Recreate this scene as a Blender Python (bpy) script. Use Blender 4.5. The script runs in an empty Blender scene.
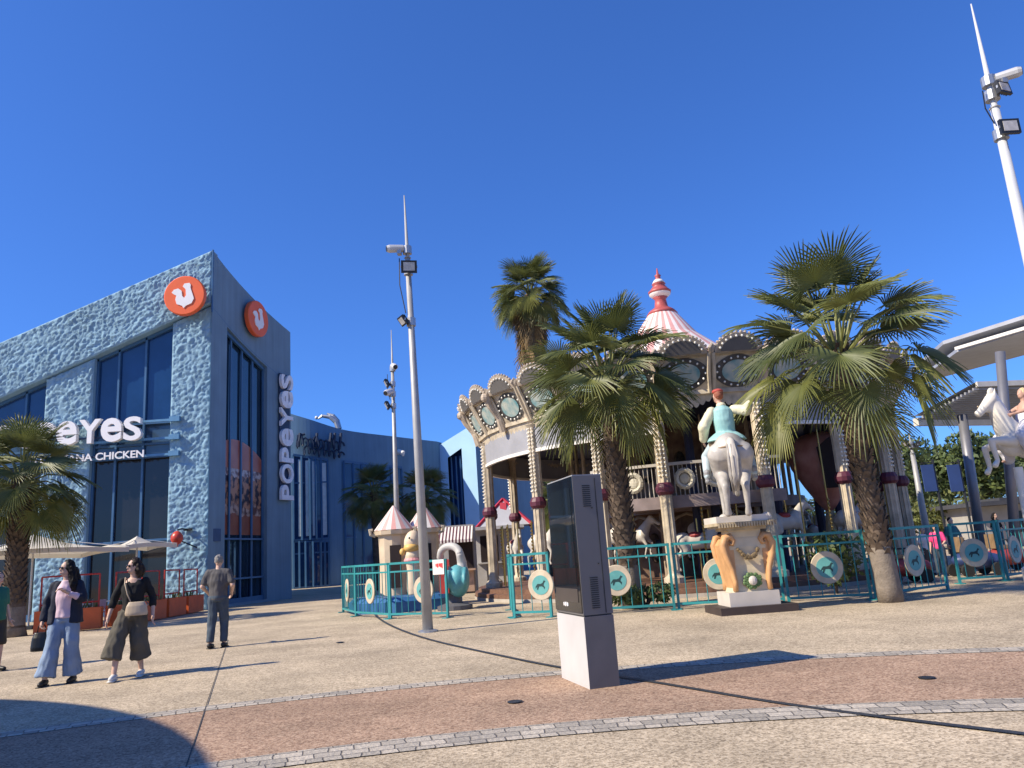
import bpy, bmesh, math, random
from mathutils import Vector, Matrix, noise, Euler
random.seed(11)
sc = bpy.context.scene
COL = sc.collection
R_ = math.radians
# ------------------------------------------------------------------ camera
F, PITCH, ROLL, EYE = 769.0, R_(12.5), R_(4.0), 1.4
cp, sp, cr, sr = math.cos(PITCH), math.sin(PITCH), math.cos(ROLL), math.sin(ROLL)
FW = Vector((0, cp, sp)); U0 = Vector((0, -sp, cp)); R0 = Vector((1, 0, 0))
RT = cr*R0 - sr*U0; UP = sr*R0 + cr*U0
def ray(x, y): return FW + RT*((x-512)/F) + UP*((384-y)/F)
def G(x, y, z=0.0):
    d = ray(x, y); t = (z-EYE)/d.z
    return Vector((d.x*t, d.y*t, z))
def at(x, y, Y):
    d = ray(x, y); t = Y/d.y
    return Vector((d.x*t, Y, EYE+d.z*t))
cam = bpy.data.cameras.new('camera'); co = bpy.data.objects.new('camera', cam); COL.objects.link(co)
cam.sensor_width = 36.0; cam.lens = F/1024*36.0; cam.clip_end = 3000; cam.clip_start = 0.05
m = Matrix((RT, UP, -FW)).transposed().to_4x4(); m.translation = Vector((0, 0, EYE)); co.matrix_world = m
sc.camera = co
# ------------------------------------------------------------------ light
EL, AZ = R_(40), R_(111)
SUN = Vector((-math.sin(AZ)*math.cos(EL), math.cos(AZ)*math.cos(EL), math.sin(EL)))   # towards the sun
w = bpy.data.worlds.new('World'); sc.world = w; w.use_nodes = True
nt = w.node_tree; sky = nt.nodes.new('ShaderNodeTexSky'); sky.sky_type = 'NISHITA'; sky.sun_disc = False
sky.sun_elevation = EL; sky.sun_rotation = math.atan2(SUN.x, SUN.y) % (2*math.pi)
sky.air_density = 1.0; sky.dust_density = 0.5; sky.ozone_density = 8.0; sky.altitude = 0
bg = nt.nodes['Background']; bg.inputs[1].default_value = 0.14
gm = nt.nodes.new('ShaderNodeGamma'); gm.inputs[1].default_value = .88
tn = nt.nodes.new('ShaderNodeMixRGB'); tn.blend_type = 'MULTIPLY'; tn.inputs[0].default_value = 1; tn.inputs[2].default_value = (.425, .70, 1.19, 1)
nt.links.new(sky.outputs[0], gm.inputs[0]); nt.links.new(gm.outputs[0], tn.inputs[1]); nt.links.new(tn.outputs[0], bg.inputs[0])
sl = bpy.data.lights.new('sun', 'SUN'); sl.energy = 5.0; sl.angle = R_(0.5); sl.color = (1, .89, .71)
so = bpy.data.objects.new('sun', sl); COL.objects.link(so)
so.rotation_euler = (-SUN).to_track_quat('-Z', 'Y').to_euler(); so.location = (-30, -10, 40)
vs = sc.view_settings; vs.view_transform = 'Standard'; vs.look = 'None'; vs.exposure = 0.5; vs.gamma = 1.0
sc.cycles.use_denoising = True; sc.cycles.max_bounces = 6; sc.cycles.transparent_max_bounces = 8
# ------------------------------------------------------------------ materials
MATS = {}
def mat(name, col, rough=.7, var=.12, scale=3.0, bump=0.0, bscale=None, metal=0.0, spec=.4, col2=None, dirt=0.0, emit=None, transl=0.0, tone=False, detail=4, streak=0.0):
    if name in MATS: return MATS[name]
    M = bpy.data.materials.new(name); M.use_nodes = True; n = M.node_tree.nodes; L = M.node_tree.links
    b = n['Principled BSDF']; b.inputs['Roughness'].default_value = rough; b.inputs['Metallic'].default_value = metal
    b.inputs['Specular IOR Level'].default_value = spec
    tc = n.new('ShaderNodeTexCoord'); nz = n.new('ShaderNodeTexNoise'); nz.inputs['Scale'].default_value = scale; nz.inputs['Detail'].default_value = detail
    L.new(tc.outputs['Object'], nz.inputs['Vector'])
    rp = n.new('ShaderNodeValToRGB'); rp.color_ramp.elements[0].position = .3; rp.color_ramp.elements[1].position = .7
    c2 = col2 or tuple(min(1, c*(1+var)) for c in col); c1 = col if col2 else tuple(c*(1-var) for c in col)
    rp.color_ramp.elements[0].color = (*c1, 1); rp.color_ramp.elements[1].color = (*c2, 1)
    L.new(nz.outputs['Fac'], rp.inputs[0]); out = rp.outputs[0]
    if dirt:
        n2 = n.new('ShaderNodeTexNoise'); n2.inputs['Scale'].default_value = scale*.23; n2.inputs['Detail'].default_value = 6
        L.new(tc.outputs['Object'], n2.inputs['Vector'])
        mr = n.new('ShaderNodeMapRange'); mr.inputs[1].default_value = .45; mr.inputs[2].default_value = .7; mr.inputs[4].default_value = dirt
        L.new(n2.outputs['Fac'], mr.inputs[0]); mx = n.new('ShaderNodeMixRGB'); mx.inputs[2].default_value = (col[0]*.45, col[1]*.42, col[2]*.38, 1)
        L.new(mr.outputs[0], mx.inputs[0]); L.new(out, mx.inputs[1]); out = mx.outputs[0]
    if tone:
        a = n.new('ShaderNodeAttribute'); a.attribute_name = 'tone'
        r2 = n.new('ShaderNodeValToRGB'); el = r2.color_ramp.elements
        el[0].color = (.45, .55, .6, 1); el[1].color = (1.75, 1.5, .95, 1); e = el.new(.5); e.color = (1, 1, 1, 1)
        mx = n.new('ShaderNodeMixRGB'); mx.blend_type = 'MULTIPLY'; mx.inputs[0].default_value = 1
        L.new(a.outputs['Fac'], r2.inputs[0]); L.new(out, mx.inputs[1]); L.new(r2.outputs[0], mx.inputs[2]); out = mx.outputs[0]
    if streak:
        mp = n.new('ShaderNodeMapping'); mp.inputs['Scale'].default_value = (2.2, 2.2, .10); L.new(tc.outputs['Object'], mp.inputs['Vector'])
        n5 = n.new('ShaderNodeTexNoise'); n5.inputs['Scale'].default_value = 1.6; n5.inputs['Detail'].default_value = 7; n5.inputs['Roughness'].default_value = .7; L.new(mp.outputs[0], n5.inputs['Vector'])
        m5 = n.new('ShaderNodeMapRange'); m5.inputs[1].default_value = .3; m5.inputs[2].default_value = .7; m5.inputs[3].default_value = 1-streak; m5.inputs[4].default_value = 1+streak*.6; L.new(n5.outputs['Fac'], m5.inputs[0])
        x5 = n.new('ShaderNodeMixRGB'); x5.blend_type = 'MULTIPLY'; x5.inputs[0].default_value = 1; L.new(out, x5.inputs[1]); L.new(m5.outputs[0], x5.inputs[2]); out = x5.outputs[0]
    L.new(out, b.inputs['Base Color'])
    if bump:
        nb = n.new('ShaderNodeTexNoise'); nb.inputs['Scale'].default_value = bscale or scale*4; nb.inputs['Detail'].default_value = 6
        L.new(tc.outputs['Object'], nb.inputs['Vector']); bp = n.new('ShaderNodeBump'); bp.inputs['Strength'].default_value = bump; bp.inputs['Distance'].default_value = .02
        L.new(nb.outputs['Fac'], bp.inputs['Height']); L.new(bp.outputs[0], b.inputs['Normal'])
    if transl:
        t = n.new('ShaderNodeBsdfTranslucent'); L.new(out, t.inputs[0]); ms = n.new('ShaderNodeMixShader'); ms.inputs[0].default_value = transl
        L.new(b.outputs[0], ms.inputs[1]); L.new(t.outputs[0], ms.inputs[2]); L.new(ms.outputs[0], n['Material Output'].inputs[0])
    MATS[name] = M; return M
def glass_mat(name, col=(.012, .022, .035), rough=.04, spec=.8):
    return mat(name, col, rough, .25, .6, spec=spec)
# aggregate paving
def paving(name, ca, cb, cd, grain=55.0, bump=.35):
    M = bpy.data.materials.new(name); M.use_nodes = True; n = M.node_tree.nodes; L = M.node_tree.links; b = n['Principled BSDF']
    b.inputs['Roughness'].default_value = .85; b.inputs['Specular IOR Level'].default_value = .25
    tc = n.new('ShaderNodeTexCoord')
    v = n.new('ShaderNodeTexVoronoi'); v.inputs['Scale'].default_value = grain; L.new(tc.outputs['Object'], v.inputs['Vector'])
    sep = n.new('ShaderNodeSeparateColor'); L.new(v.outputs['Color'], sep.inputs[0])
    rp = n.new('ShaderNodeValToRGB'); e = rp.color_ramp.elements; e[0].color = (*cd, 1); e[1].color = (*cb, 1); e[0].position = .05; e[1].position = .95
    q = e.new(.45); q.color = (*ca, 1); L.new(sep.outputs[0], rp.inputs[0])
    # broad weathering
    nz = n.new('ShaderNodeTexNoise'); nz.inputs['Scale'].default_value = .55; nz.inputs['Detail'].default_value = 8; nz.inputs['Roughness'].default_value = .65; L.new(tc.outputs['Object'], nz.inputs['Vector'])
    mr = n.new('ShaderNodeMapRange'); mr.inputs[1].default_value = .3; mr.inputs[2].default_value = .7; mr.inputs[3].default_value = .68; mr.inputs[4].default_value = 1.18; L.new(nz.outputs['Fac'], mr.inputs[0])
    n3 = n.new('ShaderNodeTexNoise'); n3.inputs['Scale'].default_value = 9; n3.inputs['Detail'].default_value = 5; L.new(tc.outputs['Object'], n3.inputs['Vector'])
    m3 = n.new('ShaderNodeMapRange'); m3.inputs[1].default_value = .3; m3.inputs[2].default_value = .7; m3.inputs[3].default_value = .88; m3.inputs[4].default_value = 1.1; L.new(n3.outputs['Fac'], m3.inputs[0])
    mm = n.new('ShaderNodeMath'); mm.operation = 'MULTIPLY'; L.new(mr.outputs[0], mm.inputs[0]); L.new(m3.outputs[0], mm.inputs[1])
    mx = n.new('ShaderNodeMixRGB'); mx.blend_type = 'MULTIPLY'; mx.inputs[0].default_value = 1; L.new(rp.outputs[0], mx.inputs[1]); L.new(mm.outputs[0], mx.inputs[2])
    # dark chewing-gum like spots and drip stains
    v2 = n.new('ShaderNodeTexVoronoi'); v2.inputs['Scale'].default_value = 1.3; L.new(tc.outputs['Object'], v2.inputs['Vector'])
    m4 = n.new('ShaderNodeMapRange'); m4.inputs[1].default_value = .03; m4.inputs[2].default_value = .06; m4.inputs[3].default_value = .6; m4.inputs[4].default_value = 1.0; L.new(v2.outputs['Distance'], m4.inputs[0])
    mx2 = n.new('ShaderNodeMixRGB'); mx2.blend_type = 'MULTIPLY'; mx2.inputs[0].default_value = 1; L.new(mx.outputs[0], mx2.inputs[1]); L.new(m4.outputs[0], mx2.inputs[2])
    L.new(mx2.outputs[0], b.inputs['Base Color'])
    bp = n.new('ShaderNodeBump'); bp.inputs['Strength'].default_value = bump; bp.inputs['Distance'].default_value = .006
    L.new(v.outputs['Distance'], bp.inputs['Height']); L.new(bp.outputs[0], b.inputs['Normal'])
    MATS[name] = M; return M
def cobble_mat(name, rows, row_h, stone_l):
    M = bpy.data.materials.new(name); M.use_nodes = True; n = M.node_tree.nodes; L = M.node_tree.links; b = n['Principled BSDF']; b.inputs['Roughness'].default_value = .75
    uv = n.new('ShaderNodeUVMap'); uv.uv_map = 'UVMap'
    nz = n.new('ShaderNodeTexNoise'); nz.inputs['Scale'].default_value = 3.5; L.new(uv.outputs[0], nz.inputs['Vector'])
    ad = n.new('ShaderNodeMixRGB'); ad.blend_type = 'ADD'; ad.inputs[0].default_value = .07; L.new(uv.outputs[0], ad.inputs[1]); L.new(nz.outputs['Color'], ad.inputs[2])
    br = n.new('ShaderNodeTexBrick'); br.inputs['Scale'].default_value = 1.0; br.inputs['Brick Width'].default_value = stone_l; br.inputs['Row Height'].default_value = row_h
    br.inputs['Mortar Size'].default_value = .008; br.inputs['Mortar Smooth'].default_value = .6; br.inputs['Color1'].default_value = (.50, .44, .355, 1); br.inputs['Color2'].default_value = (.29, .26, .215, 1); br.inputs['Mortar'].default_value = (.16, .14, .12, 1)
    br.squash = .7; br.squash_frequency = 3
    L.new(ad.outputs[0], br.inputs['Vector'])
    n2 = n.new('ShaderNodeTexNoise'); n2.inputs['Scale'].default_value = 30; n2.inputs['Detail'].default_value = 5; L.new(uv.outputs[0], n2.inputs['Vector'])
    mr = n.new('ShaderNodeMapRange'); mr.inputs[1].default_value = .25; mr.inputs[2].default_value = .75; mr.inputs[3].default_value = .7; mr.inputs[4].default_value = 1.25; L.new(n2.outputs['Fac'], mr.inputs[0])
    mx = n.new('ShaderNodeMixRGB'); mx.blend_type = 'MULTIPLY'; mx.inputs[0].default_value = 1; L.new(br.outputs['Color'], mx.inputs[1]); L.new(mr.outputs[0], mx.inputs[2]); L.new(mx.outputs[0], b.inputs['Base Color'])
    mt = n.new('ShaderNodeMath'); mt.operation = 'MULTIPLY_ADD'; mt.inputs[1].default_value = -1.0; L.new(br.outputs['Fac'], mt.inputs[0]); sc2 = n.new('ShaderNodeMath'); sc2.operation = 'MULTIPLY'; sc2.inputs[1].default_value = .7
    L.new(n2.outputs['Fac'], sc2.inputs[0]); L.new(sc2.outputs[0], mt.inputs[2])
    bp = n.new('ShaderNodeBump'); bp.inputs['Strength'].default_value = .9; bp.inputs['Distance'].default_value = .02; L.new(mt.outputs[0], bp.inputs['Height']); L.new(bp.outputs[0], b.inputs['Normal'])
    MATS[name] = M; return M
# ------------------------------------------------------------------ mesh helpers
OFF = {}
class MB:
    def __init__(s): s.v = []; s.f = []; s.mi = []; s.t = []; s.cur = 0; s.tone = .5; s.sm = []; s.smooth = False
    def _a(s, vs, fs):
        o = len(s.v); s.v += [Vector(p) for p in vs]
        for f in fs: s.f.append([o+i for i in f]); s.mi.append(s.cur); s.t.append(s.tone); s.sm.append(s.smooth)
    def quad(s, *ps): s._a(ps, [list(range(len(ps)))])
    def box(s, c, size, rz=0.0, rot=None):
        hx, hy, hz = size[0]/2, size[1]/2, size[2]/2
        M = rot if rot is not None else Matrix.Rotation(rz, 3, 'Z'); c = Vector(c)
        vs = [c+M@Vector((x, y, z)) for x in (-hx, hx) for y in (-hy, hy) for z in (-hz, hz)]
        s._a(vs, [(0, 1, 3, 2), (4, 6, 7, 5), (0, 4, 5, 1), (2, 3, 7, 6), (0, 2, 6, 4), (1, 5, 7, 3)])
    def bar(s, p0, p1, wd, dp=None, upv=(0, 0, 1)):
        p0 = Vector(p0); p1 = Vector(p1); d = (p1-p0); l = d.length
        if l < 1e-6: return
        d /= l; u = Vector(upv)
        if abs(d.dot(u)) > .98: u = Vector((0, 1, 0))
        x = d.cross(u).normalized(); y = x.cross(d)
        s.box((p0+p1)/2, (wd, l, dp or wd), rot=Matrix((x, d, y)).transposed())
    def tube(s, pts, r, n=8, cap=True):
        pts = [Vector(p) for p in pts]; rs = r if isinstance(r, (list, tuple)) else [r]*len(pts)
        vs = []; pu = None
        for i, p in enumerate(pts):
            d = (pts[min(i+1, len(pts)-1)]-pts[max(i-1, 0)]).normalized()
            if pu is None:
                pu = Vector((0, 0, 1)) if abs(d.z) < .9 else Vector((0, 1, 0))
            x = d.cross(pu).normalized(); y = x.cross(d).normalized(); pu = y
            ri = rs[i]; rx, ry = ri if isinstance(ri, (list, tuple)) else (ri, ri)
            for k in range(n):
                a = 2*math.pi*k/n; vs.append(p+x*(rx*math.cos(a))+y*(ry*math.sin(a)))
        fs = [(i*n+k, i*n+(k+1) % n, (i+1)*n+(k+1) % n, (i+1)*n+k) for i in range(len(pts)-1) for k in range(n)]
        if cap: fs += [tuple(reversed(range(n))), tuple((len(pts)-1)*n+k for k in range(n))]
        s._a(vs, fs)
    def lathe(s, prof, c=(0, 0, 0), n=24, cap=True, a0=0.0):
        c = Vector(c); vs = []
        for r, z in prof:
            for k in range(n):
                a = a0+2*math.pi*k/n; vs.append(c+Vector((r*math.cos(a), r*math.sin(a), z)))
        m_ = len(prof); fs = [(i*n+k, i*n+(k+1) % n, (i+1)*n+(k+1) % n, (i+1)*n+k) for i in range(m_-1) for k in range(n)]
        if cap:
            if prof[0][0] > 1e-4: fs.append(tuple(reversed(range(n))))
            if prof[-1][0] > 1e-4: fs.append(tuple((m_-1)*n+k for k in range(n)))
        s._a(vs, fs)
    def ball(s, c, r, n=8, m_=6, rot=None):
        r = (r, r, r) if not isinstance(r, (tuple, list)) else r; c = Vector(c); vs = []
        Mx = rot or Matrix.Identity(3)
        vs.append(c+Mx@Vector((0, 0, -r[2])))
        for i in range(1, m_):
            t = math.pi*i/m_-math.pi/2
            for k in range(n):
                a = 2*math.pi*k/n; vs.append(c+Mx@Vector((r[0]*math.cos(t)*math.cos(a), r[1]*math.cos(t)*math.sin(a), r[2]*math.sin(t))))
        vs.append(c+Mx@Vector((0, 0, r[2]))); last = len(vs)-1
        fs = [(0, 1+(k+1) % n, 1+k) for k in range(n)]
        fs += [(1+i*n+k, 1+i*n+(k+1) % n, 1+(i+1)*n+(k+1) % n, 1+(i+1)*n+k) for i in range(m_-2) for k in range(n)]
        fs += [(1+(m_-2)*n+k, 1+(m_-2)*n+(k+1) % n, last) for k in range(n)]
        s._a(vs, fs)
    def cap(s, p0, p1, r0, r1, n=12):
        p0 = Vector(p0); p1 = Vector(p1); d = p1-p0; l = d.length or 1e-6; d = d/l
        k = [-.95, -.6, 0]; pts = []; rs = []
        for t in (-.94, -.6, 0): pts.append(p0+d*(t*r0)); rs.append(r0*math.sqrt(1-t*t))
        for t in (.5,): pts.append(p0+d*(l*t)); rs.append(r0+(r1-r0)*t)
        for t in (0, .6, .94): pts.append(p1+d*(t*r1)); rs.append(r1*math.sqrt(1-t*t))
        s.tube(pts, rs, n)
    def loft(s, rings, n=20):     # rings: (x,y,z,rx,ry)
        vs = []
        for x, y, z, rx, ry in rings:
            for k in range(n):
                a = 2*math.pi*k/n; vs.append(Vector((x+rx*math.cos(a), y+ry*math.sin(a), z)))
        q = len(rings); fs = [(i*n+k, i*n+(k+1) % n, (i+1)*n+(k+1) % n, (i+1)*n+k) for i in range(q-1) for k in range(n)]
        fs += [tuple(reversed(range(n))), tuple((q-1)*n+k for k in range(n))]
        s._a(vs, fs)
    def prism(s, poly, o, ux, uy, dep):   # 2D polygon extruded from origin o along ux x uy
        o = Vector(o); ux = Vector(ux); uy = Vector(uy); nn = ux.cross(uy).normalized()*dep; k = len(poly)
        a = [o+ux*x+uy*y for x, y in poly]; b = [p+nn for p in a]
        s._a(a+b, [tuple(reversed(range(k))), tuple(range(k, 2*k))]+[(i, (i+1) % k, k+(i+1) % k, k+i) for i in range(k)])
    def xform(s, M):
        s.v = [M@p for p in s.v]; return s
    def join(s, o, M=None):
        b = len(s.v); s.v += [(M@p if M else p.copy()) for p in o.v]; s.f += [[b+i for i in f] for f in o.f]; s.mi += o.mi; s.t += o.t; s.sm += o.sm
    def mesh(s, name, mats, off=Vector()):
        me = bpy.data.meshes.new(name); me.from_pydata([p-off for p in s.v], [], s.f)
        for m_ in (mats if isinstance(mats, (list, tuple)) else [mats]): me.materials.append(m_)
        me.polygons.foreach_set('material_index', s.mi); me.polygons.foreach_set('use_smooth', s.sm)
        a = me.attributes.new('tone', 'FLOAT', 'FACE'); a.data.foreach_set('value', s.t); me.update(); return me
    def build(s, name, mats, parent=None, fixn=True):
        off = OFF.get(parent.name, Vector()) if parent else Vector()
        me = s.mesh(name, mats, off)
        if fixn:
            bm = bmesh.new(); bm.from_mesh(me); bmesh.ops.recalc_face_normals(bm, faces=bm.faces); bm.to_mesh(me); bm.free()
        return link(name, me, parent)
def link(name, me, parent=None):
    o = bpy.data.objects.new(name, me); COL.objects.link(o)
    if parent: o.parent = parent; OFF[o.name] = OFF.get(parent.name, Vector())
    return o
def tag(o, label=None, cat=None, group=None, kind=None):
    if label: o['label'] = label
    if cat: o['category'] = cat
    if group: o['group'] = group
    if kind: o['kind'] = kind
    return o
def thing(name, label, cat, loc=(0, 0, 0), group=None, world=True):
    o = bpy.data.objects.new(name, None); COL.objects.link(o); o.location = loc; o.empty_display_size = .2
    OFF[o.name] = Vector(loc) if world else Vector()
    return tag(o, label, cat, group)
def copy_tree(o, parent=None):
    c = o.copy(); COL.objects.link(c)
    if parent: c.parent = parent
    for ch in list(o.children): copy_tree(ch, c)
    return c
TS = None
def ts_graph():
    with bpy.context.temp_override(scene=TS, view_layer=TS.view_layers[0]):
        dg = bpy.context.evaluated_depsgraph_get(); dg.update(); return dg
def blob(name, mb, mats, parent=None, voxel=.012, smooth=4, wr=0.0, wscale=9.0, off=None):
    """fuse closed shapes into one continuous surface"""
    off = OFF.get(parent.name, Vector()) if (parent and off is None) else (off or Vector())
    me = mb.mesh(name, mats, Vector())
    bm = bmesh.new(); bm.from_mesh(me); bmesh.ops.recalc_face_normals(bm, faces=bm.faces); bm.to_mesh(me); bm.free()
    global TS
    if TS is None: TS = bpy.data.scenes.new('tmp')
    o = bpy.data.objects.new('tmp', me); TS.collection.objects.link(o)
    r = o.modifiers.new('r', 'REMESH'); r.mode = 'VOXEL'; r.voxel_size = voxel; r.use_smooth_shade = True
    if smooth:
        q = o.modifiers.new('s', 'SMOOTH'); q.factor = .5; q.iterations = smooth
    dg = ts_graph()
    nm = bpy.data.meshes.new_from_object(o.evaluated_get(dg), depsgraph=dg); nm.name = name
    bpy.data.objects.remove(o); 
    if wr:
        cs = [v.co.copy() for v in nm.vertices]; ns = [v.normal.copy() for v in nm.vertices]; fl = []
        for c, q in zip(cs, ns):
            c += q*(wr*noise.noise(c*wscale)+wr*.6*noise.noise(Vector((c.x*2.5, c.y*2.5, c.z*.8))*wscale)); fl += c[:]
        nm.vertices.foreach_set('co', fl)
    if off.length: nm.transform(Matrix.Translation(-off))
    if not nm.materials: nm.materials.append(mats if not isinstance(mats, (list, tuple)) else mats[0])
    nm.update(); return link(name, nm, parent)
def text_mb(body, size=1.0, offset=0.0, extrude=.05, align='LEFT'):
    cu = bpy.data.curves.new('t', 'FONT'); cu.body = body; cu.size = size; cu.offset = offset; cu.extrude = extrude; cu.align_x = align; cu.resolution_u = 4
    global TS
    if TS is None: TS = bpy.data.scenes.new('tmp')
    o = bpy.data.objects.new('t', cu); TS.collection.objects.link(o); dg = ts_graph()
    me = bpy.data.meshes.new_from_object(o.evaluated_get(dg)); bpy.data.objects.remove(o)
    mb = MB(); mb._a([v.co.copy() for v in me.vertices], [list(p.vertices) for p in me.polygons]); bpy.data.meshes.remove(me); return mb
def logo_letters(h, depth, bold=.026):
    """POPeyes wordmark: every glyph stretched to one cap height; x runs from 0"""
    out = MB(); x = 0
    for ch in 'POPeYeS':
        g = text_mb(ch, 1, bold, depth/2); xs = [p.x for p in g.v]; ys = [p.y for p in g.v]
        sx = h/(max(ys)-min(ys)); wx = h*{'P': .70, 'O': .92, 'e': .86, 'Y': .90, 'S': .74}[ch]/(max(xs)-min(xs))
        for p in g.v: p.x = x+(p.x-min(xs))*wx; p.y = (p.y-min(ys))*sx
        x += (max(xs)-min(xs))*wx*1.0+h*({'Y': .01}.get(ch, .075)); out.join(g)
    return out, x
WHITE = mat('white_paint', (.76, .72, .65), .5, .06, 2.0)
DARKM = mat('dark_metal', (.03, .032, .036), .45, .2, 4.0, metal=.3)
STEEL = mat('galvanised_steel', (.42, .43, .44), .42, .15, 3.0, metal=.75)
# ------------------------------------------------------------------ ground
GM = paving('aggregate_concrete', (.455, .365, .25), (.60, .495, .355), (.26, .205, .14))
RM = paving('red_aggregate', (.36, .235, .158), (.485, .345, .24), (.20, .125, .085), 60)
CM = cobble_mat('cobble_stone', 2, .15, .2)
mb = MB(); mb.quad((-700, -200, 0), (700, -200, 0), (700, 900, 0), (-700, 900, 0))
tag(mb.build('ground', GM, fixn=False), kind='structure')
RC = Vector((1.15, -4.8, 0))
def ring(name, r0, r1, z, mt, a0=20, a1=160, n=180):
    me = bpy.data.meshes.new(name); vs = []; fs = []; uvs = []
    for i in range(n+1):
        a = R_(a0+(a1-a0)*i/n)
        for r in (r0, r1):
            vs.append((RC.x+r*math.cos(a), RC.y+r*math.sin(a), z)); uvs.append((a*(r0+r1)/2, r-r0))
    for i in range(n): fs.append((2*i, 2*i+1, 2*i+3, 2*i+2))
    me.from_pydata(vs, [], fs); uv = me.uv_layers.new(name='UVMap')
    for l in me.loops: uv.data[l.index].uv = uvs[l.vertex_index]
    me.materials.append(mt); me.update()
    bm = bmesh.new(); bm.from_mesh(me); bmesh.ops.recalc_face_normals(bm, faces=bm.faces)
    if bm.faces[0].normal.z < 0: bmesh.ops.reverse_faces(bm, faces=bm.faces)
    bm.to_mesh(me); bm.free()
    return tag(link(name, me), kind='structure')
ring('red_paving_band', 11.74, 14.27, .004, RM)
ring('cobble_band', 11.28, 11.74, .008, CM); ring('cobble_band', 14.27, 14.6, .008, CM)
JM = mat('joint_filler', (.07, .065, .06), .9); DRM = mat('drain_iron', (.06, .062, .065), .5, .3, 40, bump=.4, metal=.4)
def strip(name, pts, wd, z, mt):
    mb = MB(); pts = [Vector((p[0], p[1], z)) for p in pts]; L_ = []; 
    for i, p in enumerate(pts):
        d = (pts[min(i+1, len(pts)-1)]-pts[max(i-1, 0)]).normalized(); nrm = Vector((-d.y, d.x, 0)); L_.append((p-nrm*wd/2, p+nrm*wd/2))
    for a, b in zip(L_, L_[1:]): mb.quad(a[0], b[0], b[1], a[1])
    return tag(mb.build(name, mt, fixn=False), kind='structure')
dp_ = [(-4.6, 24.0), (-4.01, 21.38), (-3.0, 17.9), (-1.81, 14.58), (-.44, 11.6), (.35, 10.03), (1.31, 8.43), (2.21, 6.88), (3.24, 5.55), (4.6, 3.9), (6.2, 2.2)]
def dense(pts, k=6):
    out = []
    for i in range(len(pts)-1):
        p = [Vector((*pts[max(0, min(len(pts)-1, i+j))], 0)) for j in (-1, 0, 1, 2)]
        for q in range(k):
            t = q/k; out.append(.5*((2*p[1])+(-p[0]+p[2])*t+(2*p[0]-5*p[1]+4*p[2]-p[3])*t*t+(-p[0]+3*p[1]-3*p[2]+p[3])*t**3))
    out.append(Vector((*pts[-1], 0))); return out
strip('drain_channel', dense(dp_), .075, .012, DRM)
for a, b in (((228, 640), (186, 768)), ((60, 646), (0, 662))):
    strip('paving_joint', [G(*a), G(*b)], .011, .010, JM)
for px, py in ((515, 703), (927, 679), (340, 643)):
    p = G(px, py); mb = MB(); mb.lathe([(.075, .011), (.075, .017), (.05, .02), (0.0001, .018)], (p.x, p.y, 0), 16)
    tag(mb.build('ground_cover_plate', DARKM), {515: 'small round dark cover plate in the red paving left of the totem', 927: 'small round dark cover plate in the red paving below the right palm', 340: 'small round dark cover plate in the beige paving left of the lamp mast'}[px], 'cover plate')
# ------------------------------------------------------------------ restaurant building
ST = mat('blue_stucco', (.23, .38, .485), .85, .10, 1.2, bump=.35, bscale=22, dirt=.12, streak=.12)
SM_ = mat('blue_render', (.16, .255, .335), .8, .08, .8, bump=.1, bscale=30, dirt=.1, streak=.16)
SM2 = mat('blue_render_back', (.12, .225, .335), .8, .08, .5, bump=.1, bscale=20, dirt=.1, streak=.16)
SKYB = mat('sunlit_blue_render', (.40, .62, .80), .8, .06, .5, bump=.08, bscale=20)
BFR = mat('blue_frame', (.05, .13, .25), .4, .1, 2)
GL = glass_mat('sky_tinted_glass', (.012, .045, .13), .03, .65)  # blue base colour stands in for the sky reflected in the panes
GL2 = glass_mat('smoked_glass', (.018, .017, .018), .04, .55)
GLS = glass_mat('spandrel_glass', (.05, .09, .14), .12, .6)
rest = thing('restaurant_building', 'blue restaurant building with lumpy stucco front and a pointed high corner', 'building', (-13.55, 33.8, 0))
zs = lambda X: 13.63+.40*(X+13.58); zr = lambda X: 16.25+.392*(X+13.57)
XL = -36.0
def lump(X, Z, k):
    p = Vector((X*5.6, k*7.3, Z*5.6)); q = Vector((X*10.0, k*3.1+4, Z*10.0)); wv = noise.noise(p*.5)*.6
    return .115*abs(noise.noise(p+Vector((wv, 0, wv))))**.6+.06*abs(noise.noise(q))**.7
def stucco(mb, X0, X1, zlo, zhi, Y0, k, st=.058):
    nx = max(2, int((X1-X0)/st)); rows = []
    zmax = max(zhi(X0)-zlo(X0), zhi(X1)-zlo(X1)); nz = max(2, int(zmax/st))
    vs = []; mb.smooth = True
    for i in range(nx+1):
        X = X0+(X1-X0)*i/nx
        for j in range(nz+1):
            Z = zlo(X)+(zhi(X)-zlo(X))*j/nz; e = 0 if (i in (0, nx) or j in (0, nz)) else 1
            vs.append((X, Y0-e*lump(X, Z, k), Z))
    fs = [(i*(nz+1)+j, (i+1)*(nz+1)+j, (i+1)*(nz+1)+j+1, i*(nz+1)+j+1) for i in range(nx) for j in range(nz)]
    mb._a(vs, fs); mb.smooth = False
    # returns
    d = .6
    for X in (X0, X1): mb.quad((X, Y0, zlo(X)), (X, Y0+d, zlo(X)), (X, Y0+d, zhi(X)), (X, Y0, zhi(X)))
    for fn in (zlo, zhi): mb.quad((X0, Y0, fn(X0)), (X1, Y0, fn(X1)), (X1, Y0+d, fn(X1)), (X0, Y0+d, fn(X0)))
mb = MB()
stucco(mb, XL, -13.55, zs, zr, 33.62, 0)
piers = [(-15.4, -13.56), (-21.1, -18.95), (-27.6, -25.2)]
for k, (a, b) in enumerate(piers): stucco(mb, a, b, lambda X: 0, lambda X: zs(X)-.02, 33.8, k+1)
mb.build('stucco_wall', ST, rest)
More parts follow.
